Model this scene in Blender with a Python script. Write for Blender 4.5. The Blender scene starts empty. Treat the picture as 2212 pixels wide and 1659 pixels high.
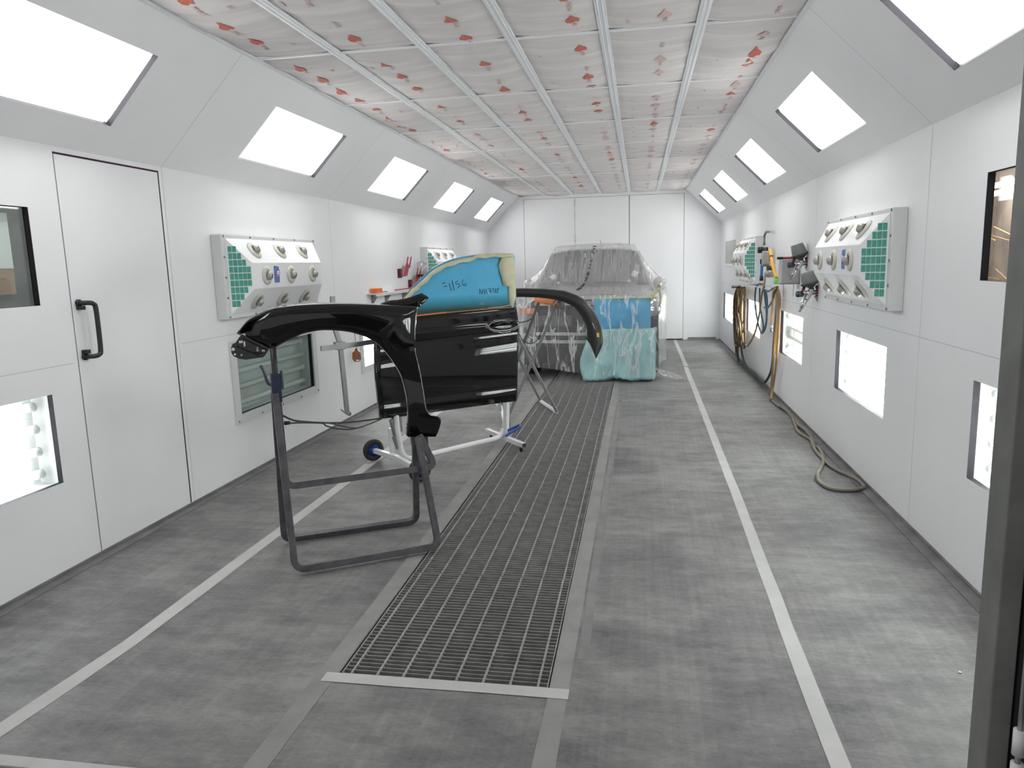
import bpy, math, random
from mathutils import Matrix, Vector, noise
random.seed(7)
# ------------------------------------------------------------------ camera, world, exposure
S = bpy.context.scene
C = S.collection
FPX, YAW, PITCH, ROLL = 1584.7, -0.17462, -0.16217, -0.02765
CAM = Vector((0, 0, 1.5))
def cam_axes():
    cy, sy, cp, sp, cr, sr = math.cos(YAW), math.sin(YAW), math.cos(PITCH), math.sin(PITCH), math.cos(ROLL), math.sin(ROLL)
    f = Vector((sy*cp, cy*cp, sp)); r = Vector((cy, -sy, 0)); u = r.cross(f)
    return r*cr + u*sr, -r*sr + u*cr, f
RT, UP, FW = cam_axes()
cd = bpy.data.cameras.new('camera'); cam = bpy.data.objects.new('camera', cd); C.objects.link(cam)
cd.sensor_width = 36; cd.lens = FPX*36/2212; cd.clip_start = .05
m = Matrix.Identity(4)
for i in range(3): m[i][0], m[i][1], m[i][2], m[i][3] = RT[i], UP[i], -FW[i], CAM[i]
cam.matrix_world = m; S.camera = cam
W = bpy.data.worlds.new('World'); S.world = W; W.use_nodes = True
W.node_tree.nodes['Background'].inputs[0].default_value = (.8, .8, .8, 1)
W.node_tree.nodes['Background'].inputs[1].default_value = .55
S.view_settings.view_transform = 'Standard'; S.view_settings.look = 'None'
S.view_settings.exposure = 0.62; S.view_settings.gamma = 1
LIGHT = 5.5          # strength of the lit diffusers

# booth dimensions (metres)
XL, XR, ZS, ZC, XCL, XCR, YF, D = -2.888, 1.474, 2.144, 2.757, -2.290, .850, 1.80, 14.18

def at(px, py, p, n):
    """point where the line of sight through a photo pixel meets the plane (p, n)"""
    d = RT*((px-1106)/FPX) + UP*((829.5-py)/FPX) + FW
    p, n = Vector(p), Vector(n)
    return CAM + d*(n.dot(p-CAM)/n.dot(d))
def atY(px, py, Y): return at(px, py, (0, Y, 0), (0, 1, 0))
def atX(px, py, X): return at(px, py, (X, 0, 0), (1, 0, 0))
def atZ(px, py, Z=0): return at(px, py, (0, 0, Z), (0, 0, 1))

# ------------------------------------------------------------------ materials
MATS = {}
def mat(name, col=(.8, .8, .8), rough=.5, metal=0, **k):
    if name in MATS: return MATS[name]
    M = bpy.data.materials.new(name); M.use_nodes = True; nt = M.node_tree; b = nt.nodes['Principled BSDF']
    b.inputs['Base Color'].default_value = (*col, 1); b.inputs['Roughness'].default_value = rough; b.inputs['Metallic'].default_value = metal
    if 'coat' in k: b.inputs['Coat Weight'].default_value = k['coat']; b.inputs['Coat Roughness'].default_value = .02
    if 'spec' in k: b.inputs['Specular IOR Level'].default_value = k['spec']
    if 'emit' in k:
        b.inputs['Emission Color'].default_value = (*k.get('ecol', (1, 1, 1)), 1); b.inputs['Emission Strength'].default_value = k['emit']
    if 'var' in k or 'bump' in k:
        tc = nt.nodes.new('ShaderNodeTexCoord'); mp = nt.nodes.new('ShaderNodeMapping'); mp.inputs['Scale'].default_value = k.get('stretch', (1, 1, 1))
        nt.links.new(tc.outputs['Object'], mp.inputs[0])
        nz = nt.nodes.new('ShaderNodeTexNoise'); nz.inputs['Scale'].default_value = k.get('scale', 5); nz.inputs['Detail'].default_value = k.get('detail', 5)
        nz.inputs['Roughness'].default_value = .6
        nt.links.new(mp.outputs[0], nz.inputs['Vector'])
        if 'var' in k:
            r = nt.nodes.new('ShaderNodeValToRGB'); v = k['var']; c2 = k.get('col2', tuple(c*(1-v) for c in col))
            r.color_ramp.elements[0].position = .35; r.color_ramp.elements[1].position = .65
            r.color_ramp.elements[0].color = (*c2, 1); r.color_ramp.elements[1].color = (*col, 1)
            nt.links.new(nz.outputs[0], r.inputs[0]); nt.links.new(r.outputs[0], b.inputs['Base Color'])
        if 'bump' in k:
            bp = nt.nodes.new('ShaderNodeBump'); bp.inputs['Strength'].default_value = k['bump']; bp.inputs['Distance'].default_value = k.get('bdist', .01)
            nt.links.new(nz.outputs[0], bp.inputs['Height']); nt.links.new(bp.outputs[0], b.inputs['Normal'])
    MATS[name] = M; return M
white = mat('booth_white', (.87, .88, .89), .38, var=.03, scale=1.2, spec=.4)
slopew = mat('slope_white', (.90, .905, .915), .5, var=.03, scale=1.2)
seam = mat('seam', (.60, .60, .61), .7)
dark = mat('dark_gap', (.03, .02, .035), .6)
gasket = mat('gasket', (.012, .010, .016), .7)
whitemet = mat('white_metal', (.72, .73, .73), .35, var=.05, scale=9)
greymet = mat('grey_metal', (.33, .33, .34), .4, .6, var=.2, scale=12)
steel = mat('steel', (.55, .55, .56), .3, .9, var=.1, scale=20)
framegrey = mat('pipe_grey', (.10, .095, .105), .45, .3, var=.45, scale=14)
rubber = mat('rubber', (.02, .02, .022), .6)
blackpl = mat('black_plastic', (.02, .02, .024), .45)
flarepl = mat('grained_black', (.02, .02, .022), .38, bump=.2, scale=220, bdist=.002)
paint = mat('black_paint', (.003, .003, .0035), .04, spec=.5)
bluepl = mat('blue_plastic', (.02, .07, .28), .4)
bluemet = mat('blue_metal', (.022, .03, .07), .45, var=.4, scale=20)
tape = mat('masking_tape', (.52, .52, .36), .75, var=.12, scale=25)
orange = mat('orange', (.85, .16, .02), .55)
redpl = mat('red_plastic', (.35, .03, .06), .4)
darkred = mat('dark_red', (.12, .01, .03), .35)
greycup = mat('grey_cup', (.20, .21, .21), .3, var=.15, scale=8)
brown = mat('tag_brown', (.36, .13, .055), .6, var=.2, scale=20)
floortape = mat('floor_tape', (.47, .47, .46), .75, var=.12, scale=6)
teal = mat('filter_teal', (.10, .42, .33), .8, var=.3, scale=60)
cream = mat('nozzle_cream', (.62, .62, .54), .5)
inkred = mat('ink_red', (.62, .13, .09), .8, var=.25, col2=(.62, .20, .15), scale=60)
inkpink = mat('ink_pink', (.66, .46, .43), .85, var=.25, col2=(.62, .52, .50), scale=60)
stickerblue = mat('sticker_blue', (.08, .18, .50), .4)
emit = mat('lit_diffuser', (.9, .9, .9), .5, emit=LIGHT, ecol=(1, .995, .99))
emitlow = mat('lit_diffuser_low', (.9, .9, .9), .5, emit=LIGHT, ecol=(1, .995, .99))
tubeon = mat('tube_on', (.9, .9, .9), .5, emit=LIGHT*2.2, ecol=(1, .995, .99))
tubeoff = mat('tube_off', (.78, .82, .80), .3)
def mk_filter():
    M = mat('filter_fabric', (.79, .755, .735), .95, var=.2, col2=(.66, .625, .62), scale=2.2, stretch=(.5, 3.5, 1), bump=.5, bdist=.02, detail=3)
    return M
filt = mk_filter()
def mk_floor():
    M = bpy.data.materials.new('floor_sheet'); M.use_nodes = True; nt = M.node_tree; b = nt.nodes['Principled BSDF']; N = nt.nodes.new
    tc = N('ShaderNodeTexCoord')
    def nz(scale, stretch, det=8, rough=.6):
        mp = N('ShaderNodeMapping'); mp.inputs['Scale'].default_value = stretch; nt.links.new(tc.outputs['Object'], mp.inputs[0])
        z = N('ShaderNodeTexNoise'); z.inputs['Scale'].default_value = scale; z.inputs['Detail'].default_value = det; z.inputs['Roughness'].default_value = rough
        nt.links.new(mp.outputs[0], z.inputs[0]); return z.outputs[0]
    def math_(op, a, b_):
        n = N('ShaderNodeMath'); n.operation = op
        for i, v in enumerate((a, b_)):
            if isinstance(v, (int, float)): n.inputs[i].default_value = v
            else: nt.links.new(v, n.inputs[i])
        return n.outputs[0]
    a = nz(1.3, (1, 1.2, 1), 6, .7); s = nz(4.2, (.75, 2.0, 1), 10, .76); f = nz(60, (.7, 1.3, 1), 5, .75); l = nz(4, (9, .25, 1), 3)
    v = math_('ADD', math_('MULTIPLY', a, .42), math_('MULTIPLY', s, .38)); v = math_('ADD', v, math_('MULTIPLY', f, .16)); v = math_('ADD', v, math_('MULTIPLY', l, .10))
    r = N('ShaderNodeValToRGB'); e = r.color_ramp.elements
    e[0].position = .40; e[0].color = (.075, .077, .078, 1); e[1].position = .62; e[1].color = (.25, .247, .243, 1)
    x = e.new(.5); x.color = (.15, .149, .147, 1)
    nt.links.new(v, r.inputs[0]); nt.links.new(r.outputs[0], b.inputs['Base Color'])
    b.inputs['Roughness'].default_value = .55; b.inputs['Specular IOR Level'].default_value = .3
    bp = N('ShaderNodeBump'); bp.inputs['Strength'].default_value = .15; bp.inputs['Distance'].default_value = .01
    nt.links.new(s, bp.inputs['Height']); nt.links.new(bp.outputs[0], b.inputs['Normal']); MATS['floor'] = M; return M
floorm = mk_floor()
def mk_glass(name, tint, gl=.12, rough=.02):
    M = bpy.data.materials.new(name); M.use_nodes = True; nt = M.node_tree; nt.nodes.remove(nt.nodes['Principled BSDF'])  # two faces per pane
    o = nt.nodes['Material Output']; t = nt.nodes.new('ShaderNodeBsdfTransparent'); t.inputs[0].default_value = (*tint, 1)
    g = nt.nodes.new('ShaderNodeBsdfGlossy'); g.inputs['Roughness'].default_value = rough
    mx = nt.nodes.new('ShaderNodeMixShader'); mx.inputs[0].default_value = gl
    nt.links.new(t.outputs[0], mx.inputs[1]); nt.links.new(g.outputs[0], mx.inputs[2]); nt.links.new(mx.outputs[0], o.inputs[0]); return M
glass = mk_glass('pane_glass', (.95, .975, .965), .07)
def mk_plastic(name, lo, hi, stretch, white_=.75, dist=.3, bump=1):
    """thin crumpled masking film: clear with whitish glossy folds"""
    M = bpy.data.materials.new(name); M.use_nodes = True; nt = M.node_tree; N = nt.nodes.new; b = nt.nodes['Principled BSDF']; o = nt.nodes['Material Output']
    tc = N('ShaderNodeTexCoord'); mp = N('ShaderNodeMapping'); mp.inputs['Scale'].default_value = stretch; nt.links.new(tc.outputs['Object'], mp.inputs[0])
    z = N('ShaderNodeTexNoise'); z.inputs['Scale'].default_value = 3; z.inputs['Detail'].default_value = 6; z.inputs['Distortion'].default_value = dist; nt.links.new(mp.outputs[0], z.inputs[0])
    z2 = N('ShaderNodeTexNoise'); z2.inputs['Scale'].default_value = 9; z2.inputs['Detail'].default_value = 5; z2.inputs['Distortion'].default_value = .6; nt.links.new(mp.outputs[0], z2.inputs[0])
    r = N('ShaderNodeValToRGB'); e = r.color_ramp.elements
    e[0].position = .47; e[0].color = (lo, lo, lo, 1); e[1].position = .56; e[1].color = (lo*.8, lo*.8, lo*.8, 1)
    x = e.new(.52); x.color = (hi, hi, hi, 1)
    nt.links.new(z.outputs[0], r.inputs[0])
    bp = N('ShaderNodeBump'); bp.inputs['Strength'].default_value = bump; bp.inputs['Distance'].default_value = .03
    nt.links.new(z2.outputs[0], bp.inputs['Height']); nt.links.new(bp.outputs[0], b.inputs['Normal'])
    b.inputs['Base Color'].default_value = (white_, white_, white_*1.01, 1); b.inputs['Roughness'].default_value = .16; b.inputs['Specular IOR Level'].default_value = .9
    t = N('ShaderNodeBsdfTransparent'); mx = N('ShaderNodeMixShader')
    nt.links.new(r.outputs[0], mx.inputs[0]); nt.links.new(t.outputs[0], mx.inputs[1]); nt.links.new(b.outputs[0], mx.inputs[2]); nt.links.new(mx.outputs[0], o.inputs[0]); return M
film = mk_plastic('masking_film', .11, .55, (3.2, 2, .55), .8, .5)
filmtop = mk_plastic('masking_film_top', .40, .52, (5, .35, .4), .68, .1, .35)
tealfilm = mat('teal_sheet', (.30, .55, .56), .35, var=.18, scale=5, stretch=(1, 1, .5), bump=1, bdist=.05)
bluepaper = mat('blue_paper', (.06, .37, .62), .6, var=.2, col2=(.045, .30, .52), scale=4, bump=.8, bdist=.03)
def mk_bluefilm():
    """blue masking film on the car door window; real black overspray along its lower edge"""
    M = mat('blue_film', (.075, .38, .60), .18, bump=.6, scale=5, bdist=.03, detail=2); nt = M.node_tree; b = nt.nodes['Principled BSDF']; N = nt.nodes.new
    tc = N('ShaderNodeTexCoord'); s = N('ShaderNodeSeparateXYZ'); nt.links.new(tc.outputs['Object'], s.inputs[0])
    r = N('ShaderNodeMapRange'); r.inputs[1].default_value = .70; r.inputs[2].default_value = .86; nt.links.new(s.outputs['Z'], r.inputs[0])
    c = N('ShaderNodeValToRGB'); e = c.color_ramp.elements; e[0].color = (.004, .006, .006, 1); e[0].position = .0; e[1].color = (.075, .38, .60, 1); e[1].position = 1
    x = e.new(.35); x.color = (.012, .06, .06, 1); x = e.new(.7); x.color = (.03, .25, .36, 1)
    nt.links.new(r.outputs[0], c.inputs[0]); nt.links.new(c.outputs[0], b.inputs['Base Color']); return M
bluefilm = mk_bluefilm()

# ------------------------------------------------------------------ builders
WM = {}     # world matrices of things and parts
def place(o, mw, parent):
    o.matrix_local = (WM[parent].inverted() @ mw) if parent else mw
    o.parent = parent; WM[o] = mw
def tag(o, label=None, cat=None, group=None, kind=None):
    for k, v in (('label', label), ('category', cat), ('group', group), ('kind', kind)):
        if v: o[k] = v
    return o
def thing(name, label, cat, loc=(0, 0, 0), group=None, rot=None):
    o = bpy.data.objects.new(name, None); C.objects.link(o); o.empty_display_size = .05
    mw = Matrix.Translation(loc) @ (rot if rot else Matrix.Identity(4)); place(o, mw, None)
    return tag(o, label, cat, group)
def frame(o, x, y, z):
    """matrix with the given origin and axes"""
    m = Matrix.Identity(4)
    for i in range(3): m[i][0], m[i][1], m[i][2], m[i][3] = x[i], y[i], z[i], o[i]
    return m
def copy_tree(o, mw=None, parent=None):
    c = o.copy(); C.objects.link(c)
    if parent: c.parent = parent
    if mw is not None: c.matrix_local = mw; WM[c] = mw
    for ch in o.children: copy_tree(ch, None, c)
    return c
def smooth(pts, n=6, closed=False):
    P = [Vector(p) for p in pts]; out = []
    L = len(P); rng = range(L if closed else L-1)
    for i in rng:
        g = lambda k: P[k % L] if closed else P[min(max(k, 0), L-1)]
        a, b, c, d = g(i-1), g(i), g(i+1), g(i+2)
        for j in range(n):
            t = j/n
            out.append(.5*((2*b) + (c-a)*t + (2*a-5*b+4*c-d)*t*t + (3*b-a-3*c+d)*t**3))
    if not closed: out.append(P[-1])
    return out
class MB:
    def __init__(s, T=None): s.v = []; s.f = []; s.mi = []; s.sm = []; s.T = T or Matrix.Identity(4); s.m = 0
    def add(s, vs, fs, sm=False):
        b = len(s.v); s.v += [s.T @ Vector(v) for v in vs]
        for f in fs: s.f.append([b+i for i in f]); s.mi.append(s.m); s.sm.append(sm)
        return s
    def box(s, x0, x1, y0, y1, z0, z1):
        v = [(x, y, z) for x in (x0, x1) for y in (y0, y1) for z in (z0, z1)]
        return s.add(v, [(0, 1, 3, 2), (4, 6, 7, 5), (0, 4, 5, 1), (2, 3, 7, 6), (0, 2, 6, 4), (1, 5, 7, 3)])
    def prism(s, pts, z0, z1):
        n = len(pts); v = [(p[0], p[1], z0) for p in pts] + [(p[0], p[1], z1) for p in pts]
        return s.add(v, [list(range(n))[::-1], list(range(n, 2*n))] + [(i, (i+1) % n, n+(i+1) % n, n+i) for i in range(n)])
    def tube(s, pts, r, sides=8, cap=True, r2=None, up=None, sm=None):
        P = [Vector(p) for p in pts]; n = len(P); rs = r if isinstance(r, (list, tuple)) else [r]*n
        ref = Vector(up) if up else None; prev = None; vs = []
        for i in range(n):
            t = (P[min(i+1, n-1)]-P[max(i-1, 0)]).normalized()
            if prev is None:
                a = ref if ref else (Vector((0, 0, 1)) if abs(t.z) < .9 else Vector((1, 0, 0)))
            else: a = ref if ref else prev
            a = (a - t*a.dot(t)); a = a.normalized() if a.length > 1e-6 else t.orthogonal().normalized(); prev = a; b = t.cross(a)
            off = math.pi/4 if sides == 4 else 0; k = 1.414 if sides == 4 else 1
            for j in range(sides):
                q = 2*math.pi*j/sides+off
                vs.append(P[i] + a*math.cos(q)*rs[i]*k + b*math.sin(q)*(r2 if r2 else rs[i])*k)
        fs = [(i*sides+j, i*sides+(j+1) % sides, (i+1)*sides+(j+1) % sides, (i+1)*sides+j) for i in range(n-1) for j in range(sides)]
        if cap: fs += [list(range(sides))[::-1], list(range((n-1)*sides, n*sides))]
        return s.add(vs, fs, sm if sm is not None else sides > 6)
    def cyl(s, c, axis, r, h, sides=20, r1=None):
        c = Vector(c); a = Vector(axis).normalized()
        return s.tube([c, c+a*h], [r, r if r1 is None else r1], sides)
    def lathe(s, c, axis, prof, sides=20):
        c = Vector(c); a = Vector(axis).normalized(); x = a.orthogonal().normalized(); y = a.cross(x); vs = []
        for r, h in prof:
            for j in range(sides):
                q = 2*math.pi*j/sides; vs.append(c + a*h + (x*math.cos(q)+y*math.sin(q))*max(r, 1e-4))
        n = len(prof)
        return s.add(vs, [(i*sides+j, i*sides+(j+1) % sides, (i+1)*sides+(j+1) % sides, (i+1)*sides+j) for i in range(n-1) for j in range(sides)]
                     + [list(range(sides))[::-1], list(range((n-1)*sides, n*sides))], True)
    def torus(s, c, axis, R, r, sides=28, k=8):
        c = Vector(c); a = Vector(axis).normalized(); x = a.orthogonal().normalized(); y = a.cross(x)
        P = [c+(x*math.cos(2*math.pi*i/sides)+y*math.sin(2*math.pi*i/sides))*R for i in range(sides+1)]
        return s.tube(P, r, k, cap=False)
    def grid(s, rows, sm=True):
        """rows of points -> surface"""
        n, m_ = len(rows), len(rows[0])
        return s.add([p for r in rows for p in r], [(i*m_+j, i*m_+j+1, (i+1)*m_+j+1, (i+1)*m_+j) for i in range(n-1) for j in range(m_-1)], sm)
    def holed(s, x0, x1, y0, y1, holes, z=0):
        """flat sheet in local xy with rectangular holes"""
        xs = sorted({x0, x1} | {h[i] for h in holes for i in (0, 1) if x0 < h[i] < x1}); ys = sorted({y0, y1} | {h[i] for h in holes for i in (2, 3) if y0 < h[i] < y1})
        for i in range(len(xs)-1):
            for j in range(len(ys)-1):
                cx, cy = (xs[i]+xs[i+1])/2, (ys[j]+ys[j+1])/2
                if any(h[0] < cx < h[1] and h[2] < cy < h[3] for h in holes): continue
                s.add([(xs[i], ys[j], z), (xs[i+1], ys[j], z), (xs[i+1], ys[j+1], z), (xs[i], ys[j+1], z)], [(0, 1, 2, 3)])
        return s
    def ring(s, x0, x1, y0, y1, wx, wy, z0, z1):
        q = []
        for z in (z0, z1):
            q += [(x0, y0, z), (x1, y0, z), (x1, y1, z), (x0, y1, z), (x0-wx, y0-wy, z), (x1+wx, y0-wy, z), (x1+wx, y1+wy, z), (x0-wx, y1+wy, z)]
        f = []
        for i in range(4):
            j = (i+1) % 4
            f += [(i, j, 4+j, 4+i), (8+i, 12+i, 12+j, 8+j), (i, 8+i, 8+j, j), (4+i, 4+j, 12+j, 12+i)]
        return s.add(q, f)
    def build(s, name, mats, parent=None, bevel=0, solid=0, sub=0, label=None, origin=None):
        me = bpy.data.meshes.new(name); mats = mats if isinstance(mats, (list, tuple)) else [mats]
        mw = WM[parent] if parent else Matrix.Translation(origin) if origin else Matrix.Identity(4)
        inv = mw.inverted(); me.from_pydata([inv @ v for v in s.v], [], s.f)
        for mm in mats: me.materials.append(mm)
        for p, k, q in zip(me.polygons, s.mi, s.sm): p.material_index = k; p.use_smooth = q
        me.update()
        o = bpy.data.objects.new(name, me); C.objects.link(o); place(o, mw, parent)
        if solid: q = o.modifiers.new('thickness', 'SOLIDIFY'); q.thickness = solid; q.offset = 0
        if sub: q = o.modifiers.new('subdivision', 'SUBSURF'); q.levels = q.render_levels = sub
        if bevel: q = o.modifiers.new('bevel', 'BEVEL'); q.width = bevel; q.segments = 2; q.limit_method = 'ANGLE'
        if label: o['label'] = label
        return o
def struct(o): o['kind'] = 'structure'; return o
FL = frame((XL, 0, 0), (0, 1, 0), (0, 0, 1), (1, 0, 0))       # left wall: x = along the booth, y = up, z = into the booth
FR = frame((XR, 0, 0), (0, -1, 0), (0, 0, 1), (-1, 0, 0))     # right wall: x = -along
SL = math.hypot(XCL-XL, ZC-ZS); SR = math.hypot(XCR-XR, ZC-ZS)
sl = Vector((XCL-XL, 0, ZC-ZS)).normalized(); sr = Vector((XCR-XR, 0, ZC-ZS)).normalized()
FSL = frame((XL, 0, ZS), (0, 1, 0), sl, Vector((0, 1, 0)).cross(sl))
FSR = frame((XR, 0, ZS), (0, -1, 0), sr, Vector((0, -1, 0)).cross(sr))

# ------------------------------------------------------------------ the booth shell
SEAMS = [4.22, 6.70, 9.16, 11.62]
def flip(h): return (-h[1], -h[0], h[2], h[3])
lowL = [(2.35, 3.16, .465, .92), (4.86, 6.12, .465, .94), (7.34, 8.50, .465, .93), (9.80, 10.95, .465, .93), (12.25, 13.50, .465, .93)]
lowR = [(2.35, 3.545, .478, .93), (4.74, 5.90, .495, .94), (7.08, 8.17, .49, .94), (9.51, 10.73, .49, .935), (12.25, 13.60, .45, .90)]
win1 = (2.30, 3.16, 1.362, 1.832); win2 = (2.45, 3.56, 1.372, 1.832)
ddoor = (3.365, 4.178, .012, 2.107)
topl = [(2.42, 3.635), (4.90, 6.13), (7.39, 8.62), (9.86, 11.09), (12.36, 13.55)]
sy0, sy1 = .185, .640
def wall(name, F, FS, low, win, extra, smax, mirror):
    g = flip if mirror else (lambda h: h)
    b = MB(F); x0, x1 = (-D, -YF) if mirror else (YF, D)
    b.holed(x0, x1, 0, ZS, [g(h) for h in low+[win]+extra])
    b.T = FS; b.m = 1
    b.holed(x0, x1, 0, smax, [g((a, c, sy0, sy1)) for a, c in topl])
    b.m = 2                                       # panel seams: shallow caulked joints
    sg = -1 if mirror else 1
    for y in SEAMS:
        b.T = F; parts = [(0, ZS)]
        for h in low: 
            if h[0] < y < h[1]: parts = [(0, h[2]), (h[3], ZS)]
        for z0, z1 in parts: b.add([(sg*y-.0022, z0, .0006), (sg*y+.0022, z0, .0006), (sg*y+.0022, z1, .0006), (sg*y-.0022, z1, .0006)], [(0, 1, 2, 3)])
        b.T = FS; b.add([(sg*y-.0022, 0, .0006), (sg*y+.0022, 0, .0006), (sg*y+.0022, smax, .0006), (sg*y-.0022, smax, .0006)], [(0, 1, 2, 3)])
    b.T = F
    segs = [(YF, 3.33), (4.24, D)] if not mirror else [(YF, D)]
    for a, c in segs:
        a, c = (-c, -a) if mirror else (a, c); b.add([(a, 1.053, .0006), (c, 1.053, .0006), (c, 1.0565, .0006), (a, 1.0565, .0006)], [(0, 1, 2, 3)])
    return struct(b.build(name, [white, slopew, seam]))
wall('wall_left', FL, FSL, lowL, win1, [(ddoor[0]-.009, ddoor[1]+.009, 0, ddoor[3]+.010)], SL, False)
wall('wall_right', FR, FSR, lowR, win2, [], SR, True)
# back wall with its folding doors
b = MB(frame((0, D, 0), (1, 0, 0), (0, 0, 1), (0, -1, 0)))
b.holed(XL, XR, 0, ZS, [(-2.182, .807, 0, ZS+1)])
b.add([(XL, ZS, 0), (-2.182, ZS, 0), (-2.182, ZC, 0), (XCL, ZC, 0)], [(0, 1, 2, 3)])
b.add([(.807, ZS, 0), (XR, ZS, 0), (XCR, ZC, 0), (.807, ZC, 0)], [(0, 1, 2, 3)])
b.box(-2.182, .807, 2.700, ZC+.05, -.05, 0)
struct(b.build('wall_back', white))
b = MB(); b.box(-2.3, .95, D+.06, D+.08, -.02, 2.9); struct(b.build('trim_1', dark))
xs = [-2.178, -1.209, -.195, .803]
for i in range(3):
    g0 = .004 if i < 2 else .012
    b = MB(); b.box(xs[i]+(.0025 if i != 2 else .008), xs[i+1]-.0025, D-.012, D+.04, .018, 2.695)
    o = struct(b.build('door_%d' % (i+2), white, bevel=.004, label='white folding leaf of the back door'))
    if i == 0:
        for z in (2.55, 2.3, 1.9, 1.2, .4):
            q = MB(); q.cyl((xs[1], D-.022, z), (0, 0, 1), .012, .11, 8); q.build('hinge', whitemet, o)
# front wall round the wide opening the photo is taken through
b = MB(frame((0, YF, 0), (1, 0, 0), (0, 0, 1), (0, 1, 0)))
b.add([(XL, 0, 0), (-2.2, 0, 0), (-2.2, ZC, 0), (XCL, ZC, 0), (XL, ZS, 0)], [(0, 1, 2, 3, 4)])
b.add([(.84, 0, 0), (XR, 0, 0), (XR, ZS, 0), (.84, 2.74, 0)], [(0, 1, 2, 3)])
b.box(-2.2, .84, 2.66, ZC+.05, -.03, 0)
struct(b.build('wall_front', white))
# floor with the grate pit
GX0, GX1, GY0, GY1 = -1.112, -.318, 2.392, 13.5
b = MB(); b.holed(-5, 4, -2, D+.3, [(GX0, GX1, GY0, GY1)]); b.box(GX0, GX1, GY0, GY1, -.62, -.6)
b.m = 1
b.add([(GX0, GY0, 0), (GX1, GY0, 0), (GX1, GY0, -.6), (GX0, GY0, -.6)], [(0, 1, 2, 3)]); b.add([(GX0, GY1, 0), (GX1, GY1, 0), (GX1, GY1, -.6), (GX0, GY1, -.6)], [(0, 1, 2, 3)])
b.add([(GX0, GY0, 0), (GX0, GY1, 0), (GX0, GY1, -.6), (GX0, GY0, -.6)], [(0, 1, 2, 3)]); b.add([(GX1, GY0, 0), (GX1, GY1, 0), (GX1, GY1, -.6), (GX1, GY0, -.6)], [(0, 1, 2, 3)])
struct(b.build('floor', [floorm, mat('pit_side', (.03, .03, .032), .8)]))
pitf = mat('pit_filter', (.13, .125, .135), .9, var=.35, scale=30)
b = MB(); b.box(GX0+.002, GX1-.002, GY0+.002, GY1-.002, -.14, -.11); struct(b.build('trim_2', pitf))
kerb = mat('edge_strip', (.20, .195, .20), .6, var=.35, scale=7)
for nm, x0, x1 in (('baseboard_left', XL, XL+.07), ('baseboard_right', XR-.07, XR)):
    b = MB(); b.box(x0, x1, YF, D, -.001, .004); b.box(x0 if x0 < 0 else x1-.012, x0+.012 if x0 < 0 else x1, YF, D, 0, .018); struct(b.build(nm, kerb))
b = MB(); b.box(.90, XR-.07, D-.03, D-.001, 0, .045); struct(b.build('baseboard_back', greymet))
b = MB(); b.box(-2.2, .82, 1.755, 1.80, 0, .006); struct(b.build('trim_3', floortape))
# ceiling: backing sheet, long bars and crossbars
b = MB(); b.box(XCL-.05, XCR+.05, YF-.1, D+.05, ZC+.12, ZC+.14); struct(b.build('ceiling', slopew))
bars = [XCL+i*(XCR-XCL)/6 for i in range(7)]
gridm = mat('ceiling_bar', (.86, .87, .89), .4)
b = MB()
for i, x in enumerate(bars):
    w = .028 if 0 < i < 6 else .022
    b.box(x-w, x+w, YF, D, ZC-.004, ZC+.008)
    if 0 < i < 6:
        for dx in (-.012, .012): b.box(x+dx-.002, x+dx+.002, YF, D, ZC-.008, ZC-.004)
struct(b.build('trim_4', gridm))
rows = [1.70+1.331*i for i in range(10)]+[D]
b = MB()
for y in rows[1:-1]: b.box(XCL, XCR, y-.011, y+.011, ZC-.003, ZC+.006)
struct(b.build('trim_5', gridm))
ordn = ['first', 'second', 'third', 'fourth', 'fifth', 'sixth', 'seventh', 'eighth', 'ninth', 'tenth']
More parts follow.
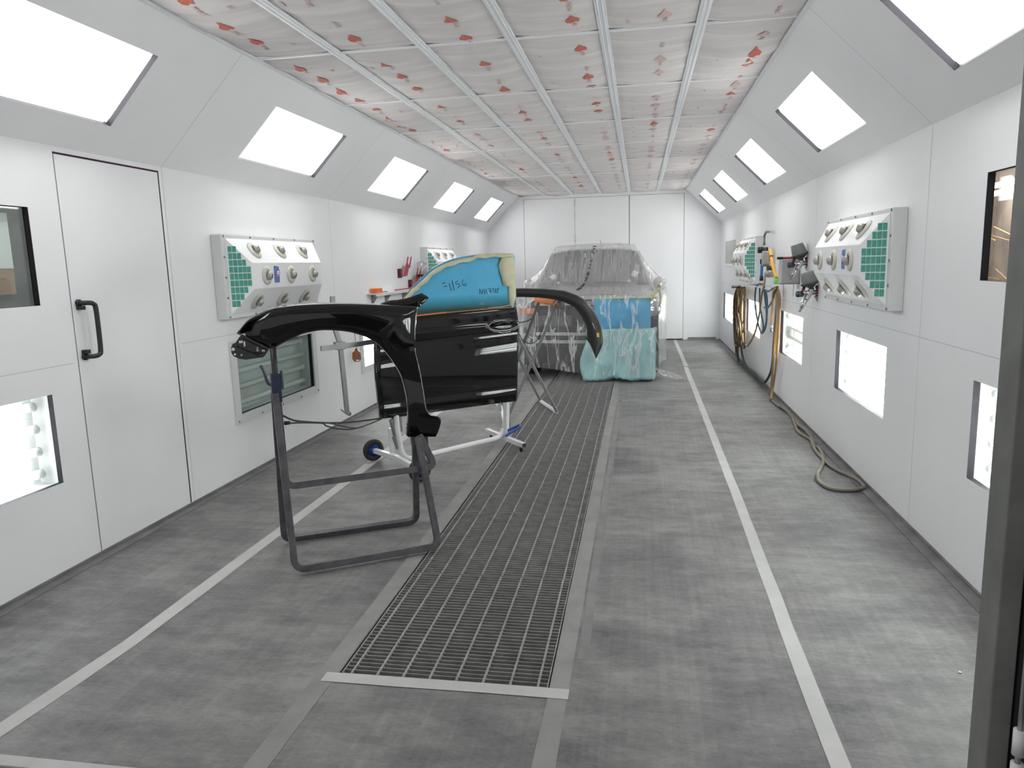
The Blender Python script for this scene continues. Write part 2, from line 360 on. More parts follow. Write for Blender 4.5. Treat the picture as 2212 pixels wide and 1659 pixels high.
for r in range(10):
    for c in range(6):
        x0, x1, y0, y1 = bars[c]+.005, bars[c+1]-.005, rows[r], rows[r+1]
        y0 = max(y0, YF)+.006; y1 -= .006
        rr = random.Random(r*31+c); ph = rr.uniform(0, 9); amp = rr.uniform(.010, .020)+(.008 if c in (0, 5) else 0)
        sag0 = rr.uniform(.020, .034); L = y1-y0
        def zz(x, y):
            u, v = (x-x0)/(x1-x0), (y-y0)/L; e = (math.sin(math.pi*u)**.7)*1.0
            ev = min(1, min(v, (1-v))*9)
            k = noise.noise(Vector((x*1.1+ph, y*6.5+ph, ph)))*amp*1.6 + noise.noise(Vector((x*2.5+ph, y*14+ph, ph)))*amp*.5
            return ZC+.014 - (sag0*e*(.35+.65*ev) + max(-.014, k)*(.3+.7*e)*ev)
        b = MB(); nx, ny = 8, 30
        b.grid([[(x0+(x1-x0)*i/nx, y0+L*j/ny, zz(x0+(x1-x0)*i/nx, y0+L*j/ny)) for i in range(nx+1)] for j in range(ny+1)])
        # printed arrows and smudged stamps on the fabric
        def mark(pts, cx, cy, sx, sy_):
            P = [(cx+px*sx, cy+py*sy_) for px, py in pts]; P = [(min(max(px, x0+.03), x1-.03), py) for px, py in P]
            b.add([(px, py, zz(px, py)-.0035) for px, py in P], [list(range(len(P)))])
        off = [.38, .40, .55, .72, .62, .70][c]; off2 = [.72, .15, .22, .22, .25, .28][c]
        y = y0+.10+rr.uniform(0, .3)
        arrow = [(-.5, .2), (-.42, .55), (-.1, .7), (.15, .5), (.42, .6), (.5, .15), (.1, -.5), (-.05, -1.0), (-.15, -.4)]
        blob = [(-.5, -.4), (-.1, -.55), (.5, -.3), (.4, .1), (.55, .5), (.0, .4), (-.45, .55), (-.35, .1)]
        while y < y1-.12:
            cx = x0+(x1-x0)*off
            b.m = 1 if (c in (0, 1, 2, 3) and r < 4) or rr.random() < .2 else 2
            if rr.random() < .78: mark(arrow, cx, y, .075, .075)
            b.m = 2
            mark(blob, cx+.008, y+.085, .022, .035); mark(blob, cx+.004, y+.13, .026, .035)
            if rr.random() < .3: mark(blob, cx+.002, y+.17, .02, .03)
            if rr.random() < .45: mark(blob, x0+(x1-x0)*off2, y+.11, .022, .05)
            y += rr.uniform(.30, .36)
        cn = ['beside the left slope', 'second from the left slope', 'third from the left slope', 'third from the right slope', 'second from the right slope', 'beside the right slope'][c]
        rn = ('%s row from the camera' % ordn[r]) if r < 9 else 'last row at the back wall'
        o = b.build('filter_pad', [filt, inkred, inkpink], origin=((x0+x1)/2, (y0+y1)/2, ZC))
        tag(o, 'ceiling filter pad, %s, %s' % (rn, cn), 'filter', 'filter pads in the ceiling grid')

# ------------------------------------------------------------------ lights
def fixture(FF, y0, y1, z0, z1, mirror, label, style='lit', group='lights in the sloped panels'):
    x0, x1 = (-y1, -y0) if mirror else (y0, y1)
    o = thing('recessed_light', label, 'light', FF @ Vector(((x0+x1)/2, z0, -.01)), group)
    dp = .03 if style == 'lit' else .13
    ins = whitemet
    b = MB(FF)
    b.ring(x0, x1, z0-.003, z1+.003, .012, .012, -dp-.01, -.03)
    if dp > .1: b.box(x0-.001, x1+.001, z0-.004, z1+.004, -dp-.01, -dp)
    b.build('housing', ins if style != 'off' else mat('off_housing', (.72, .78, .75), .4, var=.15, scale=3), o)
    b = MB(FF)
    b.ring(x0, x1, z0, z1, .008, .002, -.03, -.0005); b.build('gasket', gasket, o)
    if style == 'lit':
        b = MB(FF); c_ = .03
        b.prism([(x0+c_, z0), (x1-c_, z0), (x1-.004, z0+c_), (x1-.004, z1-c_), (x1-c_, z1), (x0+c_, z1), (x0+.004, z1-c_), (x0+.004, z0+c_)], -dp-.006, -dp+.004)
        b.build('diffuser', emit if style == 'lit' else emitlow, o)
        b = MB(FF); b.box(x0, x1, z0, z1, -dp-.014, -dp-.0065); b.build('back_plate', ins, o)
    else:
        n = 4
        for k in range(n):
            z = z0+(k+.5)*(z1-z0)/n; on = style in ('open', 'low') or (style == 'half' and k in (0, 3))
            b = MB(FF); b.cyl((x0+.07, z, -.085), (1, 0, 0), .019, x1-x0-.14, 14); t = b.build('lamp_tube', (tubeon if style != 'open' else mat('tube_soft', (.9, .9, .9), .5, emit=LIGHT*1.1)) if on else tubeoff, o)
            b = MB(FF)
            for xx in (x0+.035, x1-.075): b.cyl((xx, z, -.085), (1, 0, 0), .024, .04, 12)
            b.build('socket', whitemet, t)
        b = MB(FF); b.box(x0, x1, z0, z1, -.020, -.016); b.build('glass_pane', glass, o)
    return o
pn = ['nearest the camera', 'second from the camera', 'third from the camera', 'fourth from the camera', 'farthest, beside the back wall']
for i, (a, c) in enumerate(topl):
    fixture(FSL, a, c, sy0, sy1, False, 'bright white light panel in the left sloped ceiling, '+pn[i])
    fixture(FSR, a, c, sy0, sy1, True, 'bright white light panel in the right sloped ceiling, '+pn[i])
g = 'lights low in the side walls'
fixture(FL, *lowL[0], False, 'low left wall light left of the door, open box with tubes showing', 'open', g)
o = fixture(FL, *lowL[1], False, 'unlit low left wall light with screwed white frame and grey tubes', 'off', g)
b = MB(FL); y0, y1, z0, z1 = lowL[1]
b.ring(y0, y1, z0, z1, .075, .065, .0005, .014)
fr = b.build('frame', whitemet, o)
for k in range(5):
    for z in (z0-.045, z1+.045):
        b = MB(FL); b.cyl((y0-.045+k*(y1-y0+.09)/4, z, .0141), (0, 0, 1), .008, .004, 8); b.build('screw', greymet, fr)
o = fixture(FL, *lowL[2], False, 'low left wall light seen through the fender arch beside the black car door', 'low', g)
b = MB(FL); y0, y1, z0, z1 = lowL[2]
b.ring(y0, y1, z0, z1, .075, .065, .0005, .014); b.build('frame', whitemet, o)
for k in (0, 1, 2, 3, 4):
    lb = ['nearest, cut by the dark door post', 'second, large and evenly lit', 'third, dim streaked pane with two lit tubes', 'fourth, behind the blue hanging hoses', 'farthest, behind the brown hose coil'][k]
    fixture(FR, *lowR[k], True, 'low right wall light, '+lb, 'half' if k == 2 else 'low', g)

# ------------------------------------------------------------------ windows and the side door
for F, w, mirror, nm in ((FL, win1, False, 'window_1'), (FR, win2, True, 'window_2')):
    x0, x1 = (-w[1], -w[0]) if mirror else w[:2]; z0, z1 = w[2:]
    b = MB(F); b.ring(x0+.004, x1-.004, z0, z1, .006, .003, -.030, -.0008)
    o = struct(b.build(nm, gasket)); b = MB(F); b.box(x0+.004, x1-.004, z0, z1, -.028, -.024); b.build('pane', glass, o)
# what is outside the windows
outm = mat('workshop_panel', (.42, .45, .42), .8, var=.35, scale=2.5)
b = MB(); b.box(XL-1.2, XL-1.16, 0, 5, 0, 2.6); o = struct(b.build('wall_outside', outm))
pA = atX(0, 470, XL-.052); pB = atX(22, 580, XL-.052)
b = MB(FL); b.box(2.55, pB.y, pB.z, 1.80, -.034, -.0325); tag(b.build('paper_notice', mat('paper', (.8, .82, .8), .8)), 'white paper sheet on the left window glass', 'paper')
b = MB(FL); b.box(2.5, pB.y-.004, pB.z-.12, pB.z-.004, -.034, -.031); tag(b.build('card', mat('card_brown', (.42, .30, .22), .8)), 'brown card under the paper on the left window', 'card')
b = MB(); b.box(XR+1.5, XR+1.54, 0, 7.5, 0, 3); struct(b.build('wall_workshop', mat('workshop_wall', (.55, .42, .33), .8, var=.5, scale=3)))
for yy, zz_ in ((6.05, 1.93), (6.3, 1.99)):
    b = MB(); b.cyl((XR+1.2, yy-.9, zz_), (0, 1, 0), .02, 1.5, 8); tag(b.build('strip_lamp', tubeon), '%s fluorescent strip lamp outside the right window' % ('lower' if zz_ < 1.95 else 'upper'), 'lamp', 'strip lamps outside the right window')
b = MB()
rr = random.Random(3)
for k in range(14):
    y = rr.uniform(4.6, 7.2); z = rr.uniform(1.25, 1.62); dy = rr.uniform(.2, .5); dz = rr.uniform(-.12, .12)
    b.tube([(XR+1.3, y, z), (XR+1.3, y+dy, z+dz)], .006, 5)  # added thin metal tubes standing in for orange streaks in the window
tag(b.build('window_streaks', mat('streak_orange', (.9, .5, .2), .25, 1)), 'jumble of shiny orange streaks outside the right window', 'streaks', kind='stuff')
# side door
b = MB(FL); y0, y1, z0, z1 = ddoor
b.ring(y0, y1, z0, z1, .009, .010, -.05, -.006); b.box(y0-.05, y1+.08, -.01, z1+.03, -.06, -.05); struct(b.build('trim_6', mat('door_gap', (.05, .015, .045), .8)))
b = MB(FL); b.box(y0, y1, z0, z1, -.045, -.001); dr = struct(b.build('door_1', white, bevel=.002, label='white side door with black bar handle'))
hy = atX(168, 648, XL).y+.012
h1, h2 = atX(168, 652, XL+.02).z, atX(178, 778, XL+.02).z
b = MB(FL); P = [(3.405, 1.36, 0), (3.405, 1.36, .03), (3.42, 1.36, .052), (3.44, 1.353, .062), (3.452, 1.32, .064), (3.452, 1.12, .064), (3.44, 1.087, .062), (3.42, 1.08, .052), (3.405, 1.08, .03), (3.405, 1.08, 0)]
b.tube(smooth(P, 5), .0125, 12); b.cyl((3.405, 1.36, 0), (0, 0, 1), .02, .012, 14); b.cyl((3.405, 1.08, 0), (0, 0, 1), .02, .012, 14); b.box(3.39, 3.42, 1.325, 1.345, 0, .03); b.box(3.39, 3.42, 1.095, 1.115, 0, .03)
b.build('door_handle', blackpl, dr)

# ------------------------------------------------------------------ floor tapes and grates
def strip(name, pts, w, label, m_=floortape, z=.0012):
    b = MB(); P = [Vector((p[0], p[1], 0)) for p in pts]; rows_ = []
    rr = random.Random(len(label))
    fine = []
    for i in range(len(P)-1):
        n = max(1, int((P[i+1]-P[i]).length/.25))
        fine += [P[i].lerp(P[i+1], k/n) for k in range(n)]
    fine.append(P[-1])
    for i, p in enumerate(fine):
        t = (fine[min(i+1, len(fine)-1)]-fine[max(i-1, 0)]).normalized(); n = Vector((-t.y, t.x, 0)); j = rr.uniform(-.002, .002); j2 = rr.uniform(-.002, .002)
        rows_.append([p+n*(w/2+j)+Vector((0, 0, z)), p-n*(w/2+j2)+Vector((0, 0, z))])
    b.grid(rows_, False); o = b.build(name, m_); return tag(o, label, 'tape')
bordert = mat('floor_tape_border', (.26, .255, .25), .8, var=.2, scale=5)
strip('floor_tape', [(.588, 1.82), (.590, 2.7), (.612, 4.8), (.628, 8), (.64, 10.5)], .060, 'long pale tape strip on the floor right of the grates')
strip('floor_tape', [(.65, 10.6), (.655, D-.05)], .058, 'short far tape strip at the back right, past the tear', z=.0012)
strip('floor_tape', [(-2.125, 1.82), (-2.072, 2.5), (-2.06, 5), (-2.07, 8.5)], .075, 'pale tape strip on the floor left, passing under the wheel')
strip('floor_tape', [(-1.16, 1.82), (-1.155, 2.33), (-1.155, 13)], .078, 'pale tape along the left edge of the grates', bordert)
strip('floor_tape', [(-.285, 1.82), (-.282, 2.33), (-.277, 13)], .072, 'pale tape along the right edge of the grates', bordert)
strip('floor_tape', [(-1.16, 2.362), (-.245, 2.362)], .062, 'pale crosswise tape at the near end of the grates', z=.0025)
dusty = mat('floor_tape_dusty', (.21, .205, .205), .8, var=.2, scale=6)
strip('floor_tape', [(-.215, 2.6), (-.213, 8)], .045, 'faint dusty tape outside the right grate tape', dusty, .0009)
gm = mat('grate_steel', (.34, .335, .33), .55, .35, var=.3, scale=15)
GL = .922
def make_grate():
    t = thing('floor_grate', '', 'grate', (0, 0, 0), 'steel grates down the middle of the floor')
    w = GX1-GX0-.012; b = MB(); n = 34
    for k in range(n+1):
        y = .004+(GL-.016)*k/n; b.box(.002, w, y-.0018, y+.0018, -.030, -.002)
    b.build('bearing_bars', gm, t)
    b = MB()
    for k in range(10):
        x = (.0, .034, .135, .236, .337, .438, .539, .640, .741, w-.004)[k]
        b.box(x, x+(.008 if k not in (0, 9) else .004), 0, GL-.008, -.032, .0)
    b.build('cross_bars', gm, t); return t
g0 = make_grate(); rr = random.Random(5)
for i in range(12):
    o = g0 if i == 0 else None; mw = Matrix.Translation((GX0+.006+rr.uniform(-.004, .004), GY0+.004+i*GL, 0))
    if i == 0: g0.matrix_local = mw; WM[g0] = mw
    else: o = copy_tree(g0, mw)
    o['label'] = ['steel floor grate nearest the camera, sharpest and widest in view'] [0] if i == 0 else 'steel floor grate, %s from the near end of the row' % ((ordn+['eleventh', 'twelfth'])[i])
    if i > 8: o['label'] = 'steel floor grate hidden beneath the wrapped car, %s in the row' % ((ordn+['eleventh', 'twelfth'])[i])

# ------------------------------------------------------------------ blower panels on the side walls
def blower(F, y0, mirror, label):
    """shallow box with a bevelled front, nine nozzles and a teal filter at its near end"""
    sg = -1 if mirror else 1
    T = F @ Matrix.Translation((sg*y0, 0, 0))
    if mirror: T = T @ Matrix.Scale(-1, 4, (1, 0, 0))       # mirror image, near end towards the camera
    t = thing('blower_panel', label, 'air blower', T @ Vector((.74, 1.17, 0)))
    L = 1.48; b = MB(T); b.box(0, L, 1.175, 1.755, .0005, .078); b.build('housing', whitemet, t, bevel=.004)
    x0, x1, z0, z1, fx0, fx1, fz0, fz1, d0, d1 = .045, L-.045, 1.20, 1.73, .17, L-.17, 1.375, 1.557, .0785, .20
    b = MB(T)
    B = [(x0, z0, d0), (x1, z0, d0), (x1, z1, d0), (x0, z1, d0)]; U = [(fx0, fz0, d1), (fx1, fz0, d1), (fx1, fz1, d1), (fx0, fz1, d1)]
    b.add(B+U, [(0, 1, 5, 4), (1, 2, 6, 5), (2, 3, 7, 6), (3, 0, 4, 7), (4, 5, 6, 7), (3, 2, 1, 0)]); b.build('front', white, t, bevel=.003)
    # filter squares on the near end face
    e = Vector((fx0-x0, 0, d1-d0)).normalized(); n_ = Vector((-(d1-d0), 0, fx0-x0)).normalized()
    Fe = T @ frame((x0, 1.465, d0), e, (0, 1, 0), n_)
    Le = math.hypot(fx0-x0, d1-d0)
    sp = .047; cols = 5; w = Le*.86/cols; b = MB(Fe)
    b.m = 0
    cnt = [2, 3, 4, 5, 5, 5, 4, 3, 2]
    b2 = MB(Fe)
    for k, c in enumerate(cnt):
        zc = (4-k)*sp
        for j in range(c):
            b2.box(.012+j*w+.002, .012+(j+1)*w-.002, zc-sp/2+.003, zc+sp/2-.003, .0006, .0022)
    o = b2.build('filter_grid', teal, t); o['label'] = 'teal green filter squares'
    b = MB(T)
    for k in range(5):
        for z in (1.187, 1.743): b.cyl((.03+k*(L-.06)/4, z, .078), (0, 0, 1), .008, .005, 8)
    for z in (1.32, 1.46, 1.60): b.cyl((.022, z, .078), (0, 0, 1), .008, .005, 8)
    o = b.build('screws', greymet, t); o['kind'] = 'stuff'
    rr = random.Random(2)
    for row in range(3):
        for c in range(3):
            x = .36+.385*c
            if row == 1: p = Vector((x, 1.466, d1)); n = Vector((0, 0, 1))
            else:
                zz_ = (1.645, 1.287)[row == 2]; k = (z1-zz_)/(z1-fz1) if row == 0 else (zz_-z0)/(fz0-z0); p = Vector((x-.05 if row else x-.04, zz_, d0+(d1-d0)*k))
                n = Vector((0, (d1-d0), (z1-fz1))).normalized() if row == 0 else Vector((0, -(d1-d0), (fz0-z0))).normalized()
            b = MB(T); b.lathe(p, n, [(.067, .0005), (.067, .006), (.055, .010), (.034, .016), (.034, .012)], 24); o = b.build('nozzle', cream, t)
            a = (n+Vector((.35, -.25, 0))).normalized()
            b = MB(T); b.lathe(p+n*.010, a, [(.032, 0), (.031, .012), (.025, .030), (.022, .032)], 16); b.build('nozzle_ball', mat('nozzle_grey', (.42, .41, .39), .4, .3), o)
            b = MB(T); b.cyl(p+n*.012+a*.0305, a, .019, .002, 14); b.build('nozzle_throat', blackpl, o)
    b = MB(T); x = .36+.115
    b.prism([(x, 1.41), (x+.075, 1.41), (x+.082, 1.45), (x+.092, 1.48), (x+.07, 1.53), (x, 1.535)], d1+.0005, d1+.0015); o = b.build('sticker', stickerblue, t)
    b = MB(T); b.cyl((x+.062, 1.475, d1+.0016), (0, 0, 1), .022, .0006, 18); b.build('sticker_disc', white, o)
    b = MB(T)
    for z in (1.47, 1.485): b.box(x+.05, x+.074, z-.003, z+.003, d1+.0023, d1+.0026)
    b.box(x+.012, x+.02, 1.43, 1.46, d1+.0016, d1+.0019); b.box(x+.03, x+.034, 1.50, 1.52, d1+.0016, d1+.0019); b.build('sticker_print', redpl, o)
    return t
blower(FL, 4.68, False, 'white air blower panel high on the left wall, nearer the camera')
blower(FL, 9.60, False, 'white air blower panel on the left wall, behind the blue masked window')
blower(FR, 4.50, True, 'white air blower panel high on the right wall, nearer the camera')
blower(FR, 9.42, True, 'white air blower panel on the right wall, behind the yellow hose')

# ------------------------------------------------------------------ fender on its folding pipe stand
FA, FB = Vector((-1.80, 3.41, 0)), Vector((-1.20, 3.81, 0)); FT = (FB-FA).normalized(); FN = Vector((FT.y, -FT.x, 0))
def fp(px, py, d=0): return at(px, py, FA+FN*d, FN)
top_ = [(512.5, 721), (521, 712), (538, 694), (560, 683), (589, 670.5), (622, 662.5), (657, 658.8), (708, 656.8), (758, 657), (809, 658.5), (850, 660.2), (880, 661.5), (903, 663),
        (902.5, 668), (898.5, 700), (896.6, 730), (897.5, 755), (901, 772), (906, 796), (911, 822), (916, 852), (921, 884), (931, 898), (951, 903), (950, 921), (942, 942)]
inn_ = [(583, 754), (588, 754), (594, 752), (604, 745), (622, 735), (638, 727.5), (657, 720), (690, 713.5), (720, 713.3), (752, 716.5), (772, 721.5), (790, 727.5), (805, 735),
        (812, 739), (822, 748), (834, 760), (845, 774), (852, 784), (862, 800), (868, 812), (875, 835), (880.5, 862), (882.5, 885), (883, 905), (881, 925), (880, 942)]
O = smooth([(x, y, 0) for x, y in top_[:13]], 4) + smooth([(x, y, 0) for x, y in top_[13:]], 4)
I = smooth([(x, y, 0) for x, y in inn_[:13]], 4) + smooth([(x, y, 0) for x, y in inn_[13:]], 4)
t = thing('car_fender', 'glossy black car fender hanging on the grey pipe stand in front', 'car part', FA+FT*.3+Vector((0, 0, .58)))
rows_ = []
nO = len(O)
for i in range(nO):
    o_, n_ = O[i], I[i]; row = []; side = i > 13*4-6
    w_ = min(1, i/10)
    a0 = fp(o_.x, o_.y, 0)
    row.append(a0 + FN*(-.085*w_) + Vector((0, 0, .004)) if not side else a0 - FN*.03 - FT*.004)
    row.append(a0 + FN*(-.03*w_) + Vector((0, 0, .0)) if not side else a0 - FN*.01)
    for v in (0, .05, .15, .3, .45, .6, .75, .88, .95, 1):
        x, y = o_.x*(1-v)+n_.x*v, o_.y*(1-v)+n_.y*v
        d = .030*math.sin(math.pi*min(1, v*1.0+.04))**.6 + .012*math.exp(-((v-.9)/.08)**2) - (.02*(1-v)**6)
        if i > 13*4-6: q_ = min(1, (i-13*4+6)/14); d = d*(1-q_)+(.022-.022*v)*q_
        if i < 30: d -= .10*(1-i/30)**2
        if i > nO-24: d += .012*math.sin((i-nO+24)/24*math.pi)
        row.append(fp(x, y, d))
    row.append(row[-1] - FN*.03 + (Vector((0, 0, .002))))
    rows_.append(row)
b = MB(); b.grid(rows_); b.build('outer_skin', paint, t, solid=.0025)
# upper rear flange that runs up to the windscreen pillar, set back behind the skin
P1 = [(808, 661), (822, 655.5), (842, 649.5), (858, 648), (880, 644), (898, 638), (911, 633.5), (926, 642.5), (915, 652), (906, 664), (860, 663)]
rows_ = []
for p in smooth([(x, y, 0) for x, y in P1[:7]], 4)+[Vector((926, 642.5, 0))]:
    lo_ = 663 if p.x < 907 else 663-(p.x-907)*1.02
    rows_.append([fp(p.x-2, p.y+.5, -.135), fp(p.x, p.y, -.10), fp(p.x, p.y*.7+lo_*.3, -.085), fp(p.x, lo_, -.06)])
b = MB(); b.grid(rows_); b.build('upper_flange', paint, t, solid=.003)
# pierced bracket under the nose
def curve_plate(name, outline, holes, T, th, m_, parent):
    cu = bpy.data.curves.new(name, 'CURVE'); cu.dimensions = '2D'; cu.fill_mode = 'BOTH'; cu.extrude = th/2
    for pts in [outline]+holes:
        sp = cu.splines.new('POLY'); sp.points.add(len(pts)-1); sp.use_cyclic_u = True
        for p, q in zip(sp.points, pts): p.co = (q[0], q[1], 0, 1)
    tmp = bpy.data.objects.new('tmp', cu); C.objects.link(tmp); dg = bpy.context.evaluated_depsgraph_get(); dg.update()
    me = bpy.data.meshes.new_from_object(tmp.evaluated_get(dg)); bpy.data.objects.remove(tmp)
    inv = WM[parent].inverted() @ T
    me.transform(inv); me.materials.clear(); me.materials.append(m_); me.name = name
    o = bpy.data.objects.new(name, me); C.objects.link(o); o.matrix_local = Matrix.Identity(4); o.parent = parent; WM[o] = WM[parent]; return o
def circ(x, y, r, n=14): return [(x+r*math.cos(-2*math.pi*i/n), y+r*math.sin(-2*math.pi*i/n)) for i in range(n)]
def fl2(px, py, d=-.06):
    p = fp(px, py, d)-FA; return (p.dot(FT), p.z)
def quad(cx, cy, w, h): 
    x, y = fl2(cx, cy); return [(x-w, y-h), (x-w, y+h), (x+w, y+h), (x+w, y-h)]
TF = frame(FA-FN*.06, FT, (0, 0, 1), FN)
out_ = [fl2(*q) for q in [(503, 743), (509, 740), (517, 728), (523, 722), (582, 752), (579, 757), (572, 769), (567, 772), (531, 777), (517, 775), (505, 770), (500, 763), (498.5, 752)]]
cs = [(503.5, 754.5, .0085), (507.5, 765.5, .0055), (521.5, 767, .0055)]
o = curve_plate('headlamp_bracket', out_, [circ(*fl2(x, y), r) for x, y, r in cs]+[quad(520, 738.5, .009, .006), quad(569, 757.5, .008, .005), quad(528, 743, .004, .012), quad(556, 754, .004, .012)], TF, .003, paint, t)
b = MB(TF)
for (x, y), (x2, y2) in (((524, 730), (576, 756)), ((533, 760), (566, 763)), ((512, 748), (560, 768))):
    p, q = fl2(x, y), fl2(x2, y2); b.tube([(p[0], p[1], .004), (q[0], q[1], .004)], .004, 6)
b.build('bracket_ribs', paint, o)
b = MB(); b.grid([[fp(x, 943, .05), fp(x, 936, .0), fp(x, 936, -.08), fp(x, 940, -.08)] for x in (880, 900, 920, 941)], False); b.build('rocker_tab', paint, t, solid=.003)

# the stand: two hinged U-frames, an upper U, clamp tubes
A1, B1 = atZ(640, 1246), atZ(945, 1192); A2, B2 = atZ(612, 1176), atZ(900, 1132)
apexL, apexR = FA+Vector((0, 0, .93)), FB+Vector((0, 0, .93))
n1 = (B1-A1).cross(apexL-A1).normalized(); n2 = (B2-A2).cross(apexL-A2).normalized()
t = thing('pipe_stand', 'grey folding pipe stand holding the black fender', 'stand', (A1+B1+A2+B2)/4)
def bend(pts, r=.05, n=5):
    """polyline with rounded corners"""
    P = [Vector(p) for p in pts]; out = [P[0]]
    for i in range(1, len(P)-1):
        a = (P[i-1]-P[i]).normalized(); c = (P[i+1]-P[i]).normalized(); s_, e_ = P[i]+a*r, P[i]+c*r
        for k in range(n+1):
            u = k/n; out.append(s_*(1-u)**2 + P[i]*2*u*(1-u) + e_*u*u)
    out.append(P[-1]); return out
R_ = .0165
def on1(x, y, off=0): return at(x, y, A1+n1*off, n1)
def on2(x, y, off=0): return at(x, y, A2+n2*off, n2)
up_ = Vector((0, 0, R_))
b = MB(); b.tube(bend([on1(594, 850), on1(638, 1236)+up_*.6, on1(948, 1183)+up_*.6, on1(903, 945)], .055), R_, 4, up=n1, sm=False); b.build('front_leg_frame', framegrey, t, bevel=.003)
b = MB(); b.tube(bend([on2(592, 850), on2(614, 1168)+up_*.4, on2(900, 1127)+up_*.4, on2(896, 945)], .055), R_, 4, up=n2, sm=False); b.build('rear_leg_frame', framegrey, t, bevel=.003)
b = MB(); b.tube(bend([on1(598, 840, -.028), on1(618, 1052, -.028), on1(940, 1008, -.028), on1(905, 940, -.028)], .05), R_, 4, up=n1, sm=False); b.build('upper_frame', framegrey, t, bevel=.003)
b = MB(); b.cyl(fp(590, 752, -.02), fp(597, 850, -.02)-fp(590, 752, -.02), .0155, .30, 14); b.build('clamp_tube', mat('chipped_black', (.02, .02, .02), .4, var=.1, scale=30), t)
b = MB(); P = [fp(594, 806, -.012), fp(599, 868, -.012)]; b.tube(P, .024, 4, up=FN, sm=False); b.tube([fp(607, 800, .01), fp(611, 840, .01)], .007, 6); c_ = b.build('clamp', bluemet, t, bevel=.003, label='worn blue clamp')
b = MB(); b.tube(smooth([fp(563, 789, .03), fp(571, 806, .03), fp(579, 828, .015), fp(590, 832, 0)], 4), .0075, 8); b.build('clamp_handle', mat('clamp_handle_dark', (.05, .05, .09), .4), c_)
b = MB(); b.cyl(fp(924, 1021, .0)+FN*.02, FN, .006, .004, 8); b.build('bolt', blackpl, t)
b = MB()
for x in (891, 914):
    b.tube([fp(x, 905, -.03), fp(x+4, 960, -.03)], .016, 4, up=FN, sm=False)
b.build('rear_mount', framegrey, t, bevel=.002)

# ------------------------------------------------------------------ black car door on a wheeled white stand
DA, DB = Vector((-1.85, 4.97, 0)), Vector((-.985, 5.80, 0)); DT = (DB-DA).normalized(); DN = Vector((DT.y, -DT.x, 0))
def dp_(px, py, d=0): return at(px, py, DA+DN*d, DN)
t = thing('car_door', 'glossy black car door with blue masked window on a white wheeled stand', 'car part', DA+DT*.6+Vector((0, 0, .42)))
left_ = [(832, 690), (820, 712), (812, 742), (812.5, 790), (814, 820), (817, 850), (820, 880), (824, 905)]
right_ = [(1115, 664), (1119.5, 690), (1121, 710), (1120, 740), (1119, 775), (1118, 810), (1117.5, 840), (1116, 866)]
Lp, Rp = smooth([(x, y, 0) for x, y in left_], 4), smooth([(x, y, 0) for x, y in right_], 4); rows_ = []
NJ, NI = 64, 72
for j in range(NJ+1):
    v = j/NJ; k = v*(len(Lp)-1); i0 = min(int(k), len(Lp)-2); l_ = Lp[i0].lerp(Lp[i0+1], k-i0); r_ = Rp[i0].lerp(Rp[i0+1], k-i0)
    d = .02+.030*math.sin(math.pi*min(1, v*1.02))**.7
    d += .010*math.exp(-((v-.22)/.035)**2) - .010*math.exp(-((v-.34)/.06)**2)      # shoulder crease and the hollow beneath it
    d += .012*math.exp(-((v-.90)/.05)**2) - .03*max(0, v-.93)/.07
    row = []
    for i in range(NI+1):
        u = (i/NI)**.8; x = l_.x*(1-u)+r_.x*u; y = l_.y*(1-u)+r_.y*u
        dd = d - .015*(abs(2*u-1)**5)
        q = ((x-1087)/33)**2+((y-703+(x-1087)*.07)/10.5)**2                      # scooped hollow round the handle
        if q < 1.25: dd -= .030*max(0, 1-q)**.5
        row.append(dp_(x, y, dd))
    row = [row[0]-DN*.035] + row + [row[-1]-DN*.035]; rows_.append(row)
rows_ = [[p-DN*.045 for p in rows_[0]]] + rows_ + [[p-DN*.04 for p in rows_[-1]]]
b = MB(); b.grid(rows_); b.build('door_skin', paint, t, solid=.002)
b = MB(); b.grid([[dp_(l.x+22, l.y-2, -.05), dp_(r.x-12, r.y-2, -.05)] for k, (l, r) in enumerate(zip(Lp, Rp))], False); b.build('inner_panel', mat('inner_black', (.012, .012, .014), .35), t, solid=.01)
# pull handle, and a pale metal tube imitating the highlight round its hollow
def ell(k, d, n=32):
    out = []
    for i in range(n+1):
        q = 2*math.pi*i/n; x = 1087+33*k*math.cos(q); out.append(dp_(x, 703-(x-1087)*.07-11*k*math.sin(q)*abs(math.sin(q))**.25, d))
    return out
b = MB(); b.tube(ell(1.0, .049), .0028, 8, cap=False); h = b.build('handle_highlight', mat('highlight_gloss', (.35, .37, .35), .10, .9), t)
b = MB(); b.tube(smooth([dp_(1068, 703, .040), dp_(1085, 697, .058), dp_(1105, 693, .058), dp_(1118, 694, .045)], 4), .010, 8, r2=.006); b.build('pull_handle', paint, h)
b = MB(); b.tube(smooth([dp_(1052, 706, .062), dp_(1030, 710.5, .058), dp_(1000, 713, .053)], 4), [.003-.0002*i for i in range(9)], 6); b.build('door_crease', paint, t)
